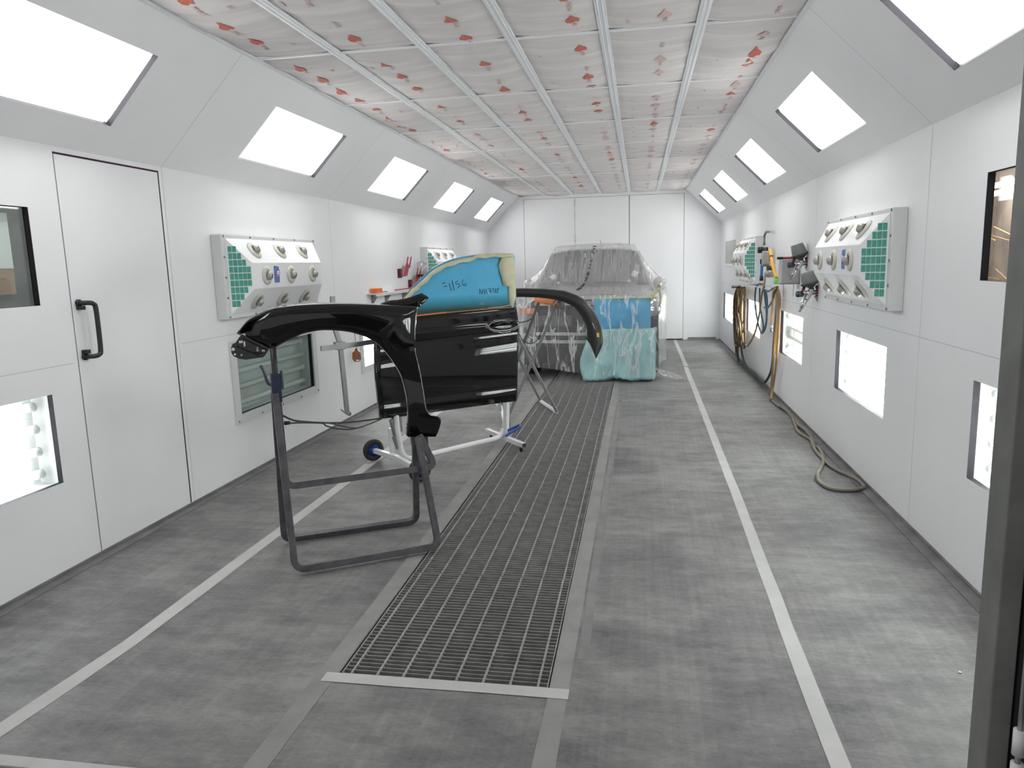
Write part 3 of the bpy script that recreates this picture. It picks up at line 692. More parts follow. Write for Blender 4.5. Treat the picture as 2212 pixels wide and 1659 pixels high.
# window frame, masking film, tape, pen writing
arch = [(846, 672), (862, 655), (878, 640), (895, 617), (913, 600), (935, 580), (962, 566), (990, 557), (1020, 551.5), (1050, 548), (1080, 546.8), (1106, 547.5)]
rgt = [(1109, 560), (1112, 590), (1114.5, 625), (1116, 663)]
A_ = smooth([(x, y, 0) for x, y in arch], 3); outl = A_ + [Vector((x, y, 0)) for x, y in rgt]
TD = frame(DA, DT, (0, 0, 1), DN)
def dl(px, py, d=0):
    p = dp_(px, py, d)-DA; return (p.dot(DT), p.z)
b = MB(TD); b.prism([dl(p.x, p.y, 0) for p in outl]+[dl(848, 700)], -.03, -.004); b.build('window_frame', mat('frame_black', (.02, .02, .02), .4), t, bevel=.003)
rows_ = []
base = [(846+(1115-846)*k/24, 700-(700-666)*k/24) for k in range(25)]
def topy(x):
    for p, q in zip(A_, A_[1:]):
        if p.x <= x <= q.x: return p.y+(q.y-p.y)*(x-p.x)/max(.01, q.x-p.x)
    return A_[-1].y+ (x-A_[-1].x)*.2 if x > A_[-1].x else A_[0].y
for k, (bx, by) in enumerate(base):
    ty = topy(min(bx, 1110)); row = []
    for j in range(13):
        v = j/12; x = bx-(bx > 1100)*(1-v)*4; y = ty*(1-v)+by*v
        w_ = noise.noise(Vector((x*.012, y*.03, 2)))*.009*math.sin(math.pi*v)**.5*math.sin(math.pi*min(1, (k+.5)/25))**.3
        row.append(dp_(x, y, .002+w_ + .02*v*v))
    rows_.append(row)
b = MB(); b.grid(rows_); b.build('masking_film', bluefilm, t, solid=.001)
rows_ = []
for i, p in enumerate(A_):
    q = A_[min(i+1, len(A_)-1)]; r_ = A_[max(i-1, 0)]; tx, ty = q.x-r_.x, q.y-r_.y; l = math.hypot(tx, ty); nx, ny = -ty/l, tx/l
    w = 9+1.5*math.sin(i*1.7); o0 = 0 if (i < 9 or i > 24) else 3.5
    rows_.append([dp_(p.x+nx*o0, p.y+ny*o0, .012), dp_(p.x+nx*(o0+w/2), p.y+ny*(o0+w/2), .024), dp_(p.x+nx*(o0+w), p.y+ny*(o0+w), .026)])
b = MB(); b.grid(rows_); b.build('masking_tape', tape, t, solid=.001)
b = MB(); b.grid([[dp_(x0, y, .018), dp_((x0+x1)/2, y, .022), dp_(x1, y, .012)] for y, x0, x1 in ((548, 1086, 1108), (560, 1082, 1110), (572, 1077, 1111.5), (590, 1080, 1112.5), (600, 1084, 1113), (617, 1087, 1114), (619, 1098, 1114.2), (640, 1099, 1115), (665, 1101, 1116))]); b.build('pillar_tape', tape, t, solid=.001)
b = MB(); b.tube([dp_(880, 684, .03), dp_(905, 681.5, .03), dp_(940, 677.5, .03), dp_(965, 675, .03)], .006, 6, r2=.002); b.tube([dp_(965, 675, .03), dp_(1010, 671, .031), dp_(1060, 667, .032), dp_(1105, 664, .032)], .003, 6, r2=.002)
b.build('orange_tape', mat('orange_tape', (.55, .14, .02), .5), t)
pen = mat('pen_ink', (.01, .03, .06), .7)
K = 200/2212
strokes = [[(1180, 610), (1175, 480), (1238, 612), (1240, 490)], [(1275, 490), (1300, 622)], [(1332, 488), (1352, 610)], [(1290, 560), (1345, 545)], [(1372, 492), (1432, 468), (1448, 590)], [(1395, 540), (1455, 530)],
           [(1470, 475), (1515, 472), (1490, 512), (1532, 545), (1500, 592)], [(1552, 475), (1566, 585)], [(1612, 592), (1594, 478), (1626, 466), (1624, 510), (1602, 522)],
           [(285, 358), (350, 338)], [(320, 432), (392, 420)], [(440, 350), (500, 535)], [(515, 290), (572, 522)], [(655, 288), (598, 335), (612, 380), (680, 362), (708, 405), (650, 468)], [(795, 262), (752, 320), (780, 400), (838, 418), (862, 375), (812, 350)]]
b = MB()
for st in strokes:
    P = []
    for x, y in st:
        qx, qy = 930+x*K, 580+y*K; v = (qy-topy(qx))/((700-34*(qx-846)/269)-topy(qx)); w_ = noise.noise(Vector((qx*.012, qy*.03, 2)))*.009*math.sin(math.pi*v)**.5
        P.append(dp_(qx, qy, .0045+w_+.02*v*v))
    b.tube(P, .0022, 6, r2=.0016)
b.build('pen_writing', pen, t)
# stand
SA, SB = atZ(860, 1010), atZ(1090, 957); SA, SB = Vector((-1.77, 5.07, 0)), Vector((-1.12, 5.92, 0)); ST = (SB-SA).normalized(); SN = Vector((ST.y, -ST.x, 0))
def sp_(px, py, d=0): return at(px, py, SA+SN*d, SN)
t = thing('panel_stand', 'white tubular stand on two blue wheels carrying the black car door', 'stand', (SA+SB)/2)
r = .018
def sq(b, pts, rad=.02, up=None): b.tube(pts, rad, 4, up=up, sm=False); return b
b = MB(); b.tube(bend([sp_(853, 858), sp_(858, 930), sp_(872, 995), sp_(1085, 944), sp_(1093, 905), sp_(1091, 800)], .09, 7), .021, 12); b.build('main_tube', whitemet, t)
wl, wr = atZ(808, 996)+Vector((0, 0, .088)), atZ(908, 1042)+Vector((0, 0, .088)); wl.z = wr.z = .090
ax = (wr-wl).normalized()
b = MB(); b.tube([wl+ax*.03, sp_(862, 985)*.5+(wl+wr)*.25, wr-ax*.03], .018, 4, up=(0, 0, 1), sm=False); b.build('axle_bar', whitemet, t, bevel=.003)
for nm, w_ in (('left', wl), ('right', wr)):
    b = MB(); b.torus(w_, ax, .066, .0215, 32, 10); o = b.build('wheel', rubber, t)
    b = MB(); b.lathe(w_-ax*.014, ax, [(.056, 0), (.05, .005), (.02, .0), (.018, -.008), (.006, -.008), (.006, .036), (.018, .036), (.02, .028), (.05, .023), (.056, .028)], 24); q = b.build('hub', bluepl, o)
    b = MB(); b.cyl(w_-ax*.03, ax, .008, .06, 10); b.build('axle_nut', steel, o)
f0, f1 = atZ(1052, 930, .06), atZ(1132, 962, .06); f0.z = f1.z = .06
b = MB(); b.tube([f0, f1], .019, 4, up=(0, 0, 1), sm=False); fb = b.build('foot_bar', whitemet, t, bevel=.003)
b = MB(); fd = (f1-f0).normalized()
for k, p in (('a', f0+fd*.08), ('b', f1-fd*.05)): b.cyl((p.x, p.y, .0), (0, 0, 1), .014, .042, 10)
b.build('foot_stubs', blackpl, fb); b = MB(); b.tube([f1-fd*.001, f1+fd*.003], .016, 4, up=(0, 0, 1), sm=False); b.build('end_cap', rubber, fb)
b = MB(); sq(b, [sp_(1094, 948, .03), sp_(1095, 850, .03)], .017, SN); b.build('upright', whitemet, t, bevel=.003)
b = MB(); b.tube([sp_(1101, 930, .0), sp_(1098, 850, .0)], .006, 8); b.build('pull_rod', mat('rod_teal', (.06, .13, .17), .4), t)
b = MB(); b.tube(bend([sp_(1092, 942, .06), sp_(1124, 922, .09), sp_(1124, 917, .06), sp_(1097, 930, .05)], .01, 3), .010, 4, sm=False, r2=.006); o = b.build('pedal', bluepl, t, bevel=.002)
b = MB(); sq(b, [sp_(846, 905, -.02), sp_(856, 945, -.02)], .016, SN); sq(b, [sp_(853, 942, -.02), sp_(862, 968, -.02)], .019, SN); b.build('left_post', greymet, t, bevel=.003)
b = MB(); sq(b, [sp_(863, 896, -.06), sp_(866, 932, -.06)], .012, SN); b.build('hanger_rod', greymet, t, bevel=.003)
b = MB(); sq(b, bend([sp_(843, 925, -.10), sp_(848, 985, -.10), sp_(842, 990, -.10)], .01, 3), .014, SN); b.build('outer_post', whitemet, t, bevel=.003)
b = MB(); sq(b, [sp_(1073, 875, -.15), sp_(1062, 862, -.15)], .012); sq(b, [sp_(1078, 850, -.05), sp_(1081, 888, -.05)], .009); b.build('rear_bracket', whitemet, t)
# measuring hanger: horizontal bar with a sliding upright, carried by the stand
Hn = DN; HP = DA-DN*.25
def hp(px, py, d=0): return at(px, py, HP+Hn*d, Hn)
b = MB(); sq(b, [hp(718, 640), hp(720, 700), hp(735, 745), hp(750, 893)], .0155, Hn); arm0 = b.build('sliding_upright', greymet, t, bevel=.002, label='grey steel sliding upright')
b = MB(); b.tube([hp(693, 753, .035), hp(760, 745, .035), hp(835, 734, .035), hp(900, 727, .035)], .018, 4, up=(0, 0, 1), r2=.012, sm=False); b.build('cross_arm', greymet, t, bevel=.002)
b = MB(); b.tube([hp(723, 747.5, .02), hp(744, 745, .02)], .027, 4, up=(0, 0, 1), sm=False); b.build('slider', greymet, arm0, bevel=.002)
b = MB(); b.tube([hp(736, 884, .02), hp(748, 894, .02), hp(757, 891, .02)], .006, 8); b.cyl(hp(752, 893, .0), Hn, .015, .03, 12); b.build('wing_nut', greymet, arm0)
# black cords from the pipe stand back to the door
def lerp3(pts, d0, d1):
    out = []
    for i, (x, y) in enumerate(pts):
        k = i/(len(pts)-1); out.append(at(x, y, FA.lerp(DA, d0+(d1-d0)*k), FN.lerp(DN, k).normalized()))
    return smooth(out, 4)
b = MB(); b.tube(lerp3([(611, 898), (635, 908), (662, 911), (695, 913), (740, 913), (790, 908), (826, 903)], .0, .98), .0055, 8)
b.tube(lerp3([(622, 914), (650, 913), (695, 914), (705, 920), (730, 926), (760, 927), (795, 917), (824, 905)], .0, .98), .0045, 8)
b.tube(lerp3([(622, 914), (680, 912), (716, 915), (745, 922), (775, 924), (805, 913), (826, 903)], .0, .98), .0035, 8)
b.cyl(lerp3([(618, 914), (622, 914)], 0, 0)[0]-FT*.01, FT, .010, .03, 10)
tag(b.build('elastic_cord', rubber), 'black elastic cords stretched from the pipe stand to the car door', 'cord')

# ------------------------------------------------------------------ rear stand with the wheel arch flare
YQ = 7.12
def qp(px, py, Y=YQ): return atY(px, py, Y)
o_ = [(1040, 640), (1075, 629), (1114, 624), (1150, 624), (1178, 625), (1205, 627.5), (1221, 630), (1249, 641), (1271, 657), (1288, 684.5), (1299, 713), (1301.5, 739), (1297, 755), (1288, 773.5)]
i_ = [(1046, 662), (1080, 648), (1114, 642), (1145, 642), (1172, 643.5), (1197, 647), (1214, 651), (1237, 661.5), (1249, 674), (1258, 688), (1264.5, 708), (1266, 730), (1274, 743), (1287, 772)]
t = thing('arch_trim', 'matte black wheel arch trim on the folding stand before the wrapped car', 'car part', qp(1160, 660))
rows_ = []
for p, q in zip(smooth([(x, y, 0) for x, y in o_], 4), smooth([(x, y, 0) for x, y in i_], 4)):
    row = [qp(p.x, p.y)+Vector((0, .09, 0))]
    for v in (0, .15, .4, .6, .85, 1): row.append(qp(p.x*(1-v)+q.x*v, p.y*(1-v)+q.y*v)+Vector((0, -.035*math.sin(math.pi*v)**.7, 0)))
    row.append(row[-1]+Vector((0, .03, 0))); rows_.append(row)
b = MB(); b.grid(rows_); b.build('trim_skin', flarepl, t, solid=.003)
b = MB(); p = qp(1292, 723)+Vector((0, -.03, 0)); b.box(p.x-.012, p.x+.012, p.y-.004, p.y, p.z-.02, p.z+.02); b.build('yellow_tag', mat('yellow', (.8, .5, .03), .5), t)
b = MB(); b.tube([qp(1280, 697)-Vector((0, .036, 0)), qp(1285.5, 710)-Vector((0, .034, 0))], .004, 6, r2=.002); b.build('paint_scuff', mat('scuff', (.45, .4, .35), .6), t)
b = MB()
for x in (1143, 1175, 1203, 1240): b.box(qp(x, 640).x-.012, qp(x, 640).x+.012, YQ+.03, YQ+.085, qp(x, 640).z-.01, qp(x, 640).z+.01)
b.build('clips', blackpl, t)
t = thing('folding_stand', 'grey folding X stand with orange foam pad under the wheel arch trim', 'stand', (-1.15, 7.4, 0))
f0, f1 = atZ(1203, 893), atZ(1168, 869)
topA, topB = atY(1120, 712, 7.15), atY(1088, 712, 7.6)
g0_, g1_ = atZ(1090, 920), atZ(1082, 880)
hA, hB = atY(1203, 658, 7.22), atY(1165, 650, 7.6)
for nm, A, B_ in (('leg', f0, atY(1100, 690, 7.15)), ('leg', f1, atY(1078, 690, 7.6)), ('leg', g0_, hA), ('leg', g1_, hB)):
    b = MB(); b.tube([A+Vector((0, 0, .014)), B_], .0135, 4, up=(0, 1, 0), sm=False); b.build(nm, greymet if nm == 'leg' and A in (f0, f1) else mat('stand_grey', (.16, .16, .165), .4, .4), t, bevel=.002)
b = MB(); b.tube([f0+Vector((0, 0, .014)), f1+Vector((0, 0, .014))], .0135, 4, up=(0, 0, 1), sm=False); b.build('foot_bar', whitemet, t, bevel=.002)
b = MB(); b.tube([g0_+Vector((0, 0, .014)), g1_+Vector((0, 0, .014))], .0135, 4, up=(0, 0, 1), sm=False); b.build('foot_bar', whitemet, t, bevel=.002)
b = MB(); b.tube([hA, hB], .014, 10); b.build('top_bar', greymet, t)
b = MB(); d_ = (hB-hA); b.tube(smooth([hA+d_*.12+Vector((.02, 0, .008)), hA+d_*.45+Vector((-.01, 0, .012)), hB+Vector((-.03, 0, .018))], 4), .032, 12); fo = b.build('foam_pad', mat('foam_orange', (.62, .20, .07), .8, var=.2, scale=20), t, label='orange foam pad')
b = MB(); b.cyl(hA-d_*.05+Vector((.03, 0, 0)), d_, .040, .10, 14); b.build('foam_end', mat('foam_grey', (.28, .23, .22), .6, var=.3, scale=20), fo)
b = MB(); b.tube([atY(1100, 690, 7.15), atY(1078, 690, 7.6)], .014, 10); b.build('top_bar', greymet, t)
def chain(pts, n_):
    P = smooth(pts, 8); b = MB(); tot = sum((q-p).length for p, q in zip(P, P[1:])); L = .019; i = 0; acc = 0; k = 0
    want = 0
    for p, q in zip(P, P[1:]):
        l = (q-p).length
        while acc+l >= want:
            c_ = p.lerp(q, (want-acc)/l if l else 0); tdir = (q-p).normalized(); n1_ = tdir.orthogonal().normalized()
            n1_ = n1_ if k % 2 else tdir.cross(n1_)
            R = [c_+tdir*math.cos(a)*.012+n1_.cross(tdir)*math.sin(a)*.007 for a in [2*math.pi*j/8 for j in range(9)]]
            b.tube(R, .0026, 5, cap=False); want += L; k += 1
        acc += l
    return b
b = chain([qp(1121, 697, 7.2), qp(1138, 694, 7.2), qp(1150, 687, 7.25)], 10); o = b.build('chain', blackpl, t); o['kind'] = 'stuff'
b = chain([qp(1121, 722, 7.2), qp(1130, 736, 7.25), qp(1146, 742, 7.3), qp(1160, 735, 7.3), qp(1170, 715, 7.3), qp(1174, 700, 7.35)], 30); o = b.build('chain', blackpl, t); o['kind'] = 'stuff'

# ------------------------------------------------------------------ the wrapped car
CX = -.655
t = thing('wrapped_car', 'car with its front stripped, wrapped in clear film and blue masking sheets', 'car', (CX, 11.2, 0))
body = mat('car_body', (.42, .42, .43), .35, coat=.3)
def loft(secs, m_, name, parent, sub=1, solid=0):
    b = MB(); b.grid(secs); return b.build(name, m_, parent, sub=sub, solid=solid)
def sec(y, prof): return [(CX+s_*x, y, z) for s_, x, z in [(-1, x, z) for x, z in prof]+[(1, x, z) for x, z in prof[::-1]]]
rows_ = [sec(9.55, [(.50, .72), (.78, .80), (.84, .95), (.72, 1.04), (.35, 1.07)]),
         sec(9.75, [(.86, .30), (.90, .70), (.90, .95), (.76, 1.06), (.38, 1.10)]), sec(10.35, [(.89, .28), (.92, .70), (.92, 1.0), (.78, 1.12), (.40, 1.15)]),
         sec(10.5, [(.89, .28), (.92, .70), (.92, 1.02), (.80, 1.15), (.40, 1.17)]), sec(12.9, [(.89, .28), (.92, .70), (.92, 1.03), (.84, 1.12), (.40, 1.14)]), sec(13.6, [(.85, .35), (.88, .7), (.88, 1.03), (.80, 1.1), (.40, 1.12)])]
loft(rows_, body, 'body_shell', t)
gl = mat('car_glass', (.05, .06, .06), .08, coat=.5)
rows_ = [sec(10.42, [(.82, 1.13), (.80, 1.14), (.4, 1.19)]), sec(11.05, [(.64, 1.60), (.58, 1.655), (.3, 1.68)]), sec(11.5, [(.64, 1.63), (.58, 1.70), (.3, 1.725)]), sec(12.9, [(.63, 1.61), (.57, 1.68), (.3, 1.70)]), sec(13.5, [(.66, 1.3), (.6, 1.32), (.3, 1.33)])]
loft(rows_[1:], body, 'roof', t)
b = MB(); b.grid([[(CX+x*.80, 10.45, 1.155+.03*(1-x*x)) for x in (-1, -.5, 0, .5, 1)], [(CX+x*.60, 11.06, 1.63+.035*(1-x*x)) for x in (-1, -.5, 0, .5, 1)]]); b.build('windscreen', gl, t, solid=.008)
for s_ in (-1, 1):
    b = MB(); b.add([(CX+s_*.91, 10.5, 1.05), (CX+s_*.66, 11.1, 1.60), (CX+s_*.66, 12.8, 1.60), (CX+s_*.90, 13.4, 1.05)], [(0, 1, 2, 3)]); b.build('side_windows', gl, t, solid=.008)
    b = MB(); b.tube([(CX+s_*.82, 10.43, 1.13), (CX+s_*.63, 11.05, 1.62)], .028, 8); b.build('windscreen_pillar', body, t)
    b = MB(); b.lathe((CX+s_*.93, 10.62, 1.17), (0, 1, .0), [(.02, -.08), (.08, -.05), (.10, 0), (.09, .02)], 14); b.build('mirror', body, t)
    for y in (10.0, 12.75):
        b = MB(); b.lathe((CX+s_*.70, y, .33), (s_, 0, 0), [(.2, 0), (.31, 0), (.33, .04), (.33, .17), (.31, .2), (.2, .2), (.19, .18), (.05, .16)], 28); b.build('wheel', rubber, t)
b = MB(); b.tube([(CX+.08, 11.6, 1.71), (CX+.05, 11.6, 1.83)], .003, 6); b.build('aerial', blackpl, t)
# stripped front end
drk = mat('engine_dark', (.035, .035, .04), .5, var=.5, scale=12); alu = mat('alu_beam', (.50, .50, .50), .35, .7, var=.3, scale=15)
b = MB(); b.box(CX-.70, CX+.70, 9.45, 9.54, .30, 1.02); fe = b.build('radiator_support', drk, t)
b = MB(); b.box(CX-.62, CX+.62, 9.42, 9.45, .42, .9); b.build('radiator', mat('radiator', (.06, .06, .065), .6, var=.4, scale=60, stretch=(1, 1, 12)), fe)
for z, hgt in ((.60, .045), (.50, .03)):
    b = MB(); b.tube(smooth([(CX-.66, 9.40, z), (CX-.3, 9.33, z), (CX, 9.31, z), (CX+.3, 9.33, z), (CX+.66, 9.40, z)], 4), .02, 4, up=(0, 0, 1), r2=.03, sm=False); b.build('bumper_beam', alu, t, bevel=.003)
b = MB(); b.box(CX-.68, CX+.1, 9.38, 9.42, .96, 1.01); b.build('crossmember', alu, fe)
b = MB(); b.box(CX-.68, CX-.2, 9.36, 9.40, .70, .83); b.build('fan_shroud', mat('shroud', (.09, .09, .095), .5), fe)
b = MB(); b.box(CX-.86, CX-.66, 9.34, 9.60, .86, .93); b.build('fender_bracket', mat('faded_orange', (.55, .22, .12), .6), t)
b = MB(); b.box(CX-.84, CX+.84, 9.5, 9.7, .20, .30); b.build('undertray', drk, t)
b = MB(); b.lathe((CX+.80, 9.47, .90), (.35, -1, 0), [(.02, -.1), (.12, -.06), (.13, .0), (.09, .04), (.02, .045)], 16); b.build('headlamp', mat('lamp_chrome', (.7, .7, .7), .08, .9), t)
for k in range(3):
    b = MB(); b.box(CX+.76, CX+.89, 9.50+k*.14, 9.6+k*.14, .35+k*.05, .9); b.build('wheel_well_panel', mat('well_black', (.02, .02, .022), .25), fe)
# masking sheets under the film
def sheet(name, fn, nx, nz, m_, th=.0008): 
    b = MB(); b.grid([[fn(i/nx, j/nz) for i in range(nx+1)] for j in range(nz+1)]); return b.build(name, m_, t, solid=th)
def blue_fn(u, v):
    x = CX+.09+u*.70; z = .55+v*.49+.012*math.sin(u*19)*(1-v); y = 9.30-.05*math.sin(math.pi*v)+.09*max(0, u-.75)*4*.6
    y += noise.noise(Vector((x*6, z*5, 0)))*.035; return (x, y, z)
sheet('blue_masking_paper', blue_fn, 24, 14, bluepaper)
def teal_fn(u, v):
    x = CX-.04+u*.90; lo = .012+.045*max(0, noise.noise(Vector((u*3.1, 2, 7)))+.25)+.02*abs(noise.noise(Vector((u*11, 5, 1)))); z = lo+v*(.665-lo); y = 9.24-.07*(1-v)+noise.noise(Vector((x*7, z*2.2, 4)))*.05
    y += .25*max(0, (u-.86)/.14)**2
    if v < .3: y -= .03*(1-v/.3)*math.sin(u*14)
    return (x-.05*(1-u)*math.sin(v*5), y, z)
sheet('teal_masking_sheet', teal_fn, 44, 22, tealfilm)
def teal_side(u, v):
    y = 9.46+u*1.1; z = .02+v*.62; return (CX+.86+noise.noise(Vector((y*6, z*2, 9)))*.03, y, z)
sheet('side_masking_sheet', teal_side, 14, 8, tealfilm)
b = MB(); b.grid([[(CX+.12+k*.0745, 9.285, 1.035), (CX+.12+k*.0745, 9.285, 1.055)] for k in range(11)]); b.build('tape_edge', mat('tape_lime', (.5, .62, .25), .6), t, solid=.001)
b = MB(); b.tube(smooth([(CX+.80, 9.32, 1.03), (CX+.84, 9.34, 1.10), (CX+.90, 9.42, 1.16), (CX+.88, 9.36, 1.2)], 4), .022, 8, r2=.006); b.tube(smooth([(CX+.89, 9.36, 1.15), (CX+.91, 9.38, 1.05), (CX+.905, 9.38, .95)], 4), .014, 8, r2=.004); b.build('loose_tape', tape, t)
# clear film: over bonnet, windscreen and roof, curtains at the front and sides
def crumple(p, a, f=5): return Vector(p)+Vector((noise.noise(Vector((p[0]*f, p[1]*f, p[2]*f))), noise.noise(Vector((p[0]*f+7, p[1]*f, p[2]*f))), noise.noise(Vector((p[0]*f, p[1]*f+7, p[2]*f)))))*a
st = [(9.30, 1.075, .80), (9.8, 1.115, .83), (10.3, 1.20, .82), (10.42, 1.225, .79), (10.75, 1.46, .69), (11.0, 1.67, .60), (11.12, 1.725, .575), (11.6, 1.755, .57), (12.4, 1.75, .57), (13.0, 1.73, .57), (13.62, 1.45, .62)]
rows_ = []
for (y, z, w) in [tuple(p) for p in smooth(st, 5)]:
    row = []
    sw = .865+.16*math.exp(-((y-10.75)/.6)**2); sz = min(1.16, z-.02)+.07*math.exp(-((y-10.6)/.35)**2)
    for s_ in (-1, 1):
        half = []
        zb = .10+.05*noise.noise(Vector((y*2, s_, 0)))
        for k in range(8): v = k/8; half.append((CX+s_*(sw+.01), y, zb+(sz-zb)*v))
        for k in range(6): v = k/6; half.append((CX+s_*(sw*(1-v)+w*v), y, sz*(1-v)+z*v-.015*math.sin(math.pi*v)))
        half.append((CX+s_*w, y, z))
        row += half if s_ < 0 else [(CX-w*.6, y, z+.012), (CX-w*.2, y, z+.018), (CX+w*.2, y, z+.018), (CX+w*.6, y, z+.012)]+half[::-1]
    rows_.append([crumple(p, .016, 6) for p in row])
b = MB(); b.grid(rows_); b.build('clear_film_cover', filmtop, t)
rows_ = []
for j in range(23):
    v = j/22; row = []
    for i in range(49):
        u = i/48; zb = .16+.03*math.sin(u*11)-(.10 if .46 < u < 1 else 0); z = zb+(1.085-zb)*v; x = CX+(u-.5)*1.75*(1+.02*(1-v))
        y = 9.20-.05*(1-v)+noise.noise(Vector((x*6.5, z*1.6, 1)))*.06*(1-.6*v)+noise.noise(Vector((x*18, z*7, 5)))*.02+.20*max(0, abs(2*u-1)-.86)*4*.5
        if v > .9: y += (v-.9)*.9
        row.append((x, y, z))
    rows_.append(row)
b = MB(); b.grid(rows_); b.build('clear_film_curtain', film, t)
b = MB(); b.grid([[(CX+.86+u*.20*(1+.3*k), 9.33+.09*k-.12*u*k+.02*math.sin(u*7+k), .018+.10*(1-u)**2+.012*math.sin(u*9+k*2)) for u in [i/8 for i in range(9)]] for k in range(6)]); b.build('film_tail', film, t)
# printed row of small dark marks running down the film
b = MB(); P = [(CX-.0, 11.02, 1.70), (CX-.05, 10.6, 1.39), (CX-.075, 10.42, 1.26), (CX-.10, 9.9, 1.16), (CX-.128, 9.5, 1.13)]; Q = smooth(P, 6)
for k, p in enumerate(Q[::1]):
    w_ = .016 if k % 3 else .022
    if k % 4 != 3: b.add([p+Vector((-w_, -.012, .012)), p+Vector((w_, -.012, .012)), p+Vector((w_, .012, .030)), p+Vector((-w_, .012, .030))], [(0, 1, 2, 3)])
o = b.build('film_print', mat('film_print', (.05, .06, .07), .6), t); o['kind'] = 'stuff'
b = MB()
for x in (-.13, -.03): b.box(CX+x-.009, CX+x+.009, 10.9, 10.905, 1.565, 1.625)
b.build('glass_stickers', mat('sticker_green', (.45, .75, .6), .5), t)

# ------------------------------------------------------------------ left wall fittings
def lw(px, py, d=0): return atX(px, py, XL+d)
yA, yB, zs = 7.55, 9.15, 1.225
t = thing('wall_shelf', 'narrow white shelf on the left wall behind the fender', 'shelf', (XL, 8.3, zs))
b = MB(FL); b.box(yA, yB, zs-.012, zs, .001, .11); b.box(yA, yB, zs-.03, zs-.012, .10, .11); b.build('board', whitemet, t, bevel=.002)
for y in (7.68, 8.12, 8.75):
    b = MB(FL); b.box(y-.012, y+.012, zs-.19, zs-.012, .001, .012); b.add([(y, zs-.13, .012), (y, zs-.012, .012), (y, zs-.012, .09)], [(0, 1, 2)]); b.build('bracket', greymet, t)
b = MB(FL); b.box(7.62, 7.80, zs+.001, zs+.052, .02, .09); tag(b.build('orange_box', orange, bevel=.003), 'small orange box at the near end of the wall shelf', 'box')
b = MB(FL); b.tube([(7.85, zs+.006, .05), (8.05, zs+.006, .06)], .005, 6); tag(b.build('pencil', darkred), 'dark thin pencil lying behind the orange box', 'pencil')
b = MB(FL); b.tube([(8.35, zs+.008, .05), (8.75, zs+.010, .06), (9.05, zs+.018, .05)], .008, 6); tag(b.build('stirring_stick', redpl), 'red stick lying at the far end of the wall shelf', 'stick')
def gun_holder(px, py, label, spray=False):
    p = lw(px, py); y, z = p.y, p.z
    t = thing('gun_holder', label, 'holder', p)
    b = MB(FL); b.box(y, y+.16, z-.004, z, .001, .05); b.box(y, y+.16, z-.02, z+.09, .001, .006); b.build('back_plate', darkred, t)
    b = MB(FL); b.prism([(y, z), (y+.05, z), (y+.05, z+.07), (y, z+.09)], .045, .052); b.prism([(y+.08, z), (y+.22, z), (y+.32, z+.12), (y+.27, z+.16), (y+.20, z+.14)], .045, .052); b.build('front_plate', redpl, t)
    for dx in (.20, .33):
        b = MB(FL); b.tube([(y+dx, z+.10, .048), (y+dx+.09, z+.23, .05)], .009, 8); b.build('prong', redpl, t)
gun_holder(859, 597, 'red empty gun holder on the left wall above the shelf')
gun_holder(882, 620, 'second red holder on the left wall, half hidden by the blue window')
p = lw(889, 598); t = thing('gun_cup', 'clear cup with dark rim on the second red holder', 'cup', p)
b = MB(FL); b.cyl((p.y+.12, p.z+.0, .10), (0.15, 1, 0), .075, .018, 18); b.build('rim', blackpl, t)
b = MB(FL); b.lathe((p.y+.13, p.z+.02, .10), (0.15, 1, 0), [(.062, 0), (.066, .16), (.05, .17)], 18); b.build('cup', mk_glass('cup_clear', (.85, .82, .84), .2, .2), t)
p = lw(758, 765); t = thing('hanging_tag', 'brown leather tag hanging on a cord from the left wall', 'tag', p)
b = MB(FL); y, z = p.y, p.z
Tt = frame((XL+.062, y, z), (1, 0, 0), (0, 0, 1), (0, -1, 0)); b.T = Tt
b.prism([(-.010, .06), (.010, .06), (.016, .035), (.043, .015), (.047, -.05), (.024, -.078), (-.024, -.078), (-.047, -.05), (-.043, .015), (-.016, .035)], 0, .012); b.build('leather_tag', brown, t, bevel=.003)
b = MB(); b.tube([(XL+.062, y, z+.06), (XL+.05, y, z+.28), (XL+.002, y, z+.46)], .003, 6); b.build('cord', blackpl, t)
b = MB(Tt); b.box(-.005, .028, -.07, -.055, .0122, .014); b.build('tag_label', white, t)

# ------------------------------------------------------------------ right wall fittings
def rw(px, py, d=0): return atX(px, py, XR-d)
def RB(): return MB()
p0, p1 = rw(1568, 522), rw(1588, 570)
b = MB(); b.box(XR-.004, XR-.0006, p1.y, p0.y, p1.z, p0.z); tag(b.build('notice_board', mat('board_grey', (.50, .52, .49), .6)), 'pale grey square board on the right wall near the back corner', 'board')
b = MB(); b.box(XR-.012, XR-.0006, p1.y-.02, p0.y+.02, p1.z-.06, p1.z-.035); tag(b.build('ledge', whitemet), 'thin white ledge under the grey square board', 'ledge')
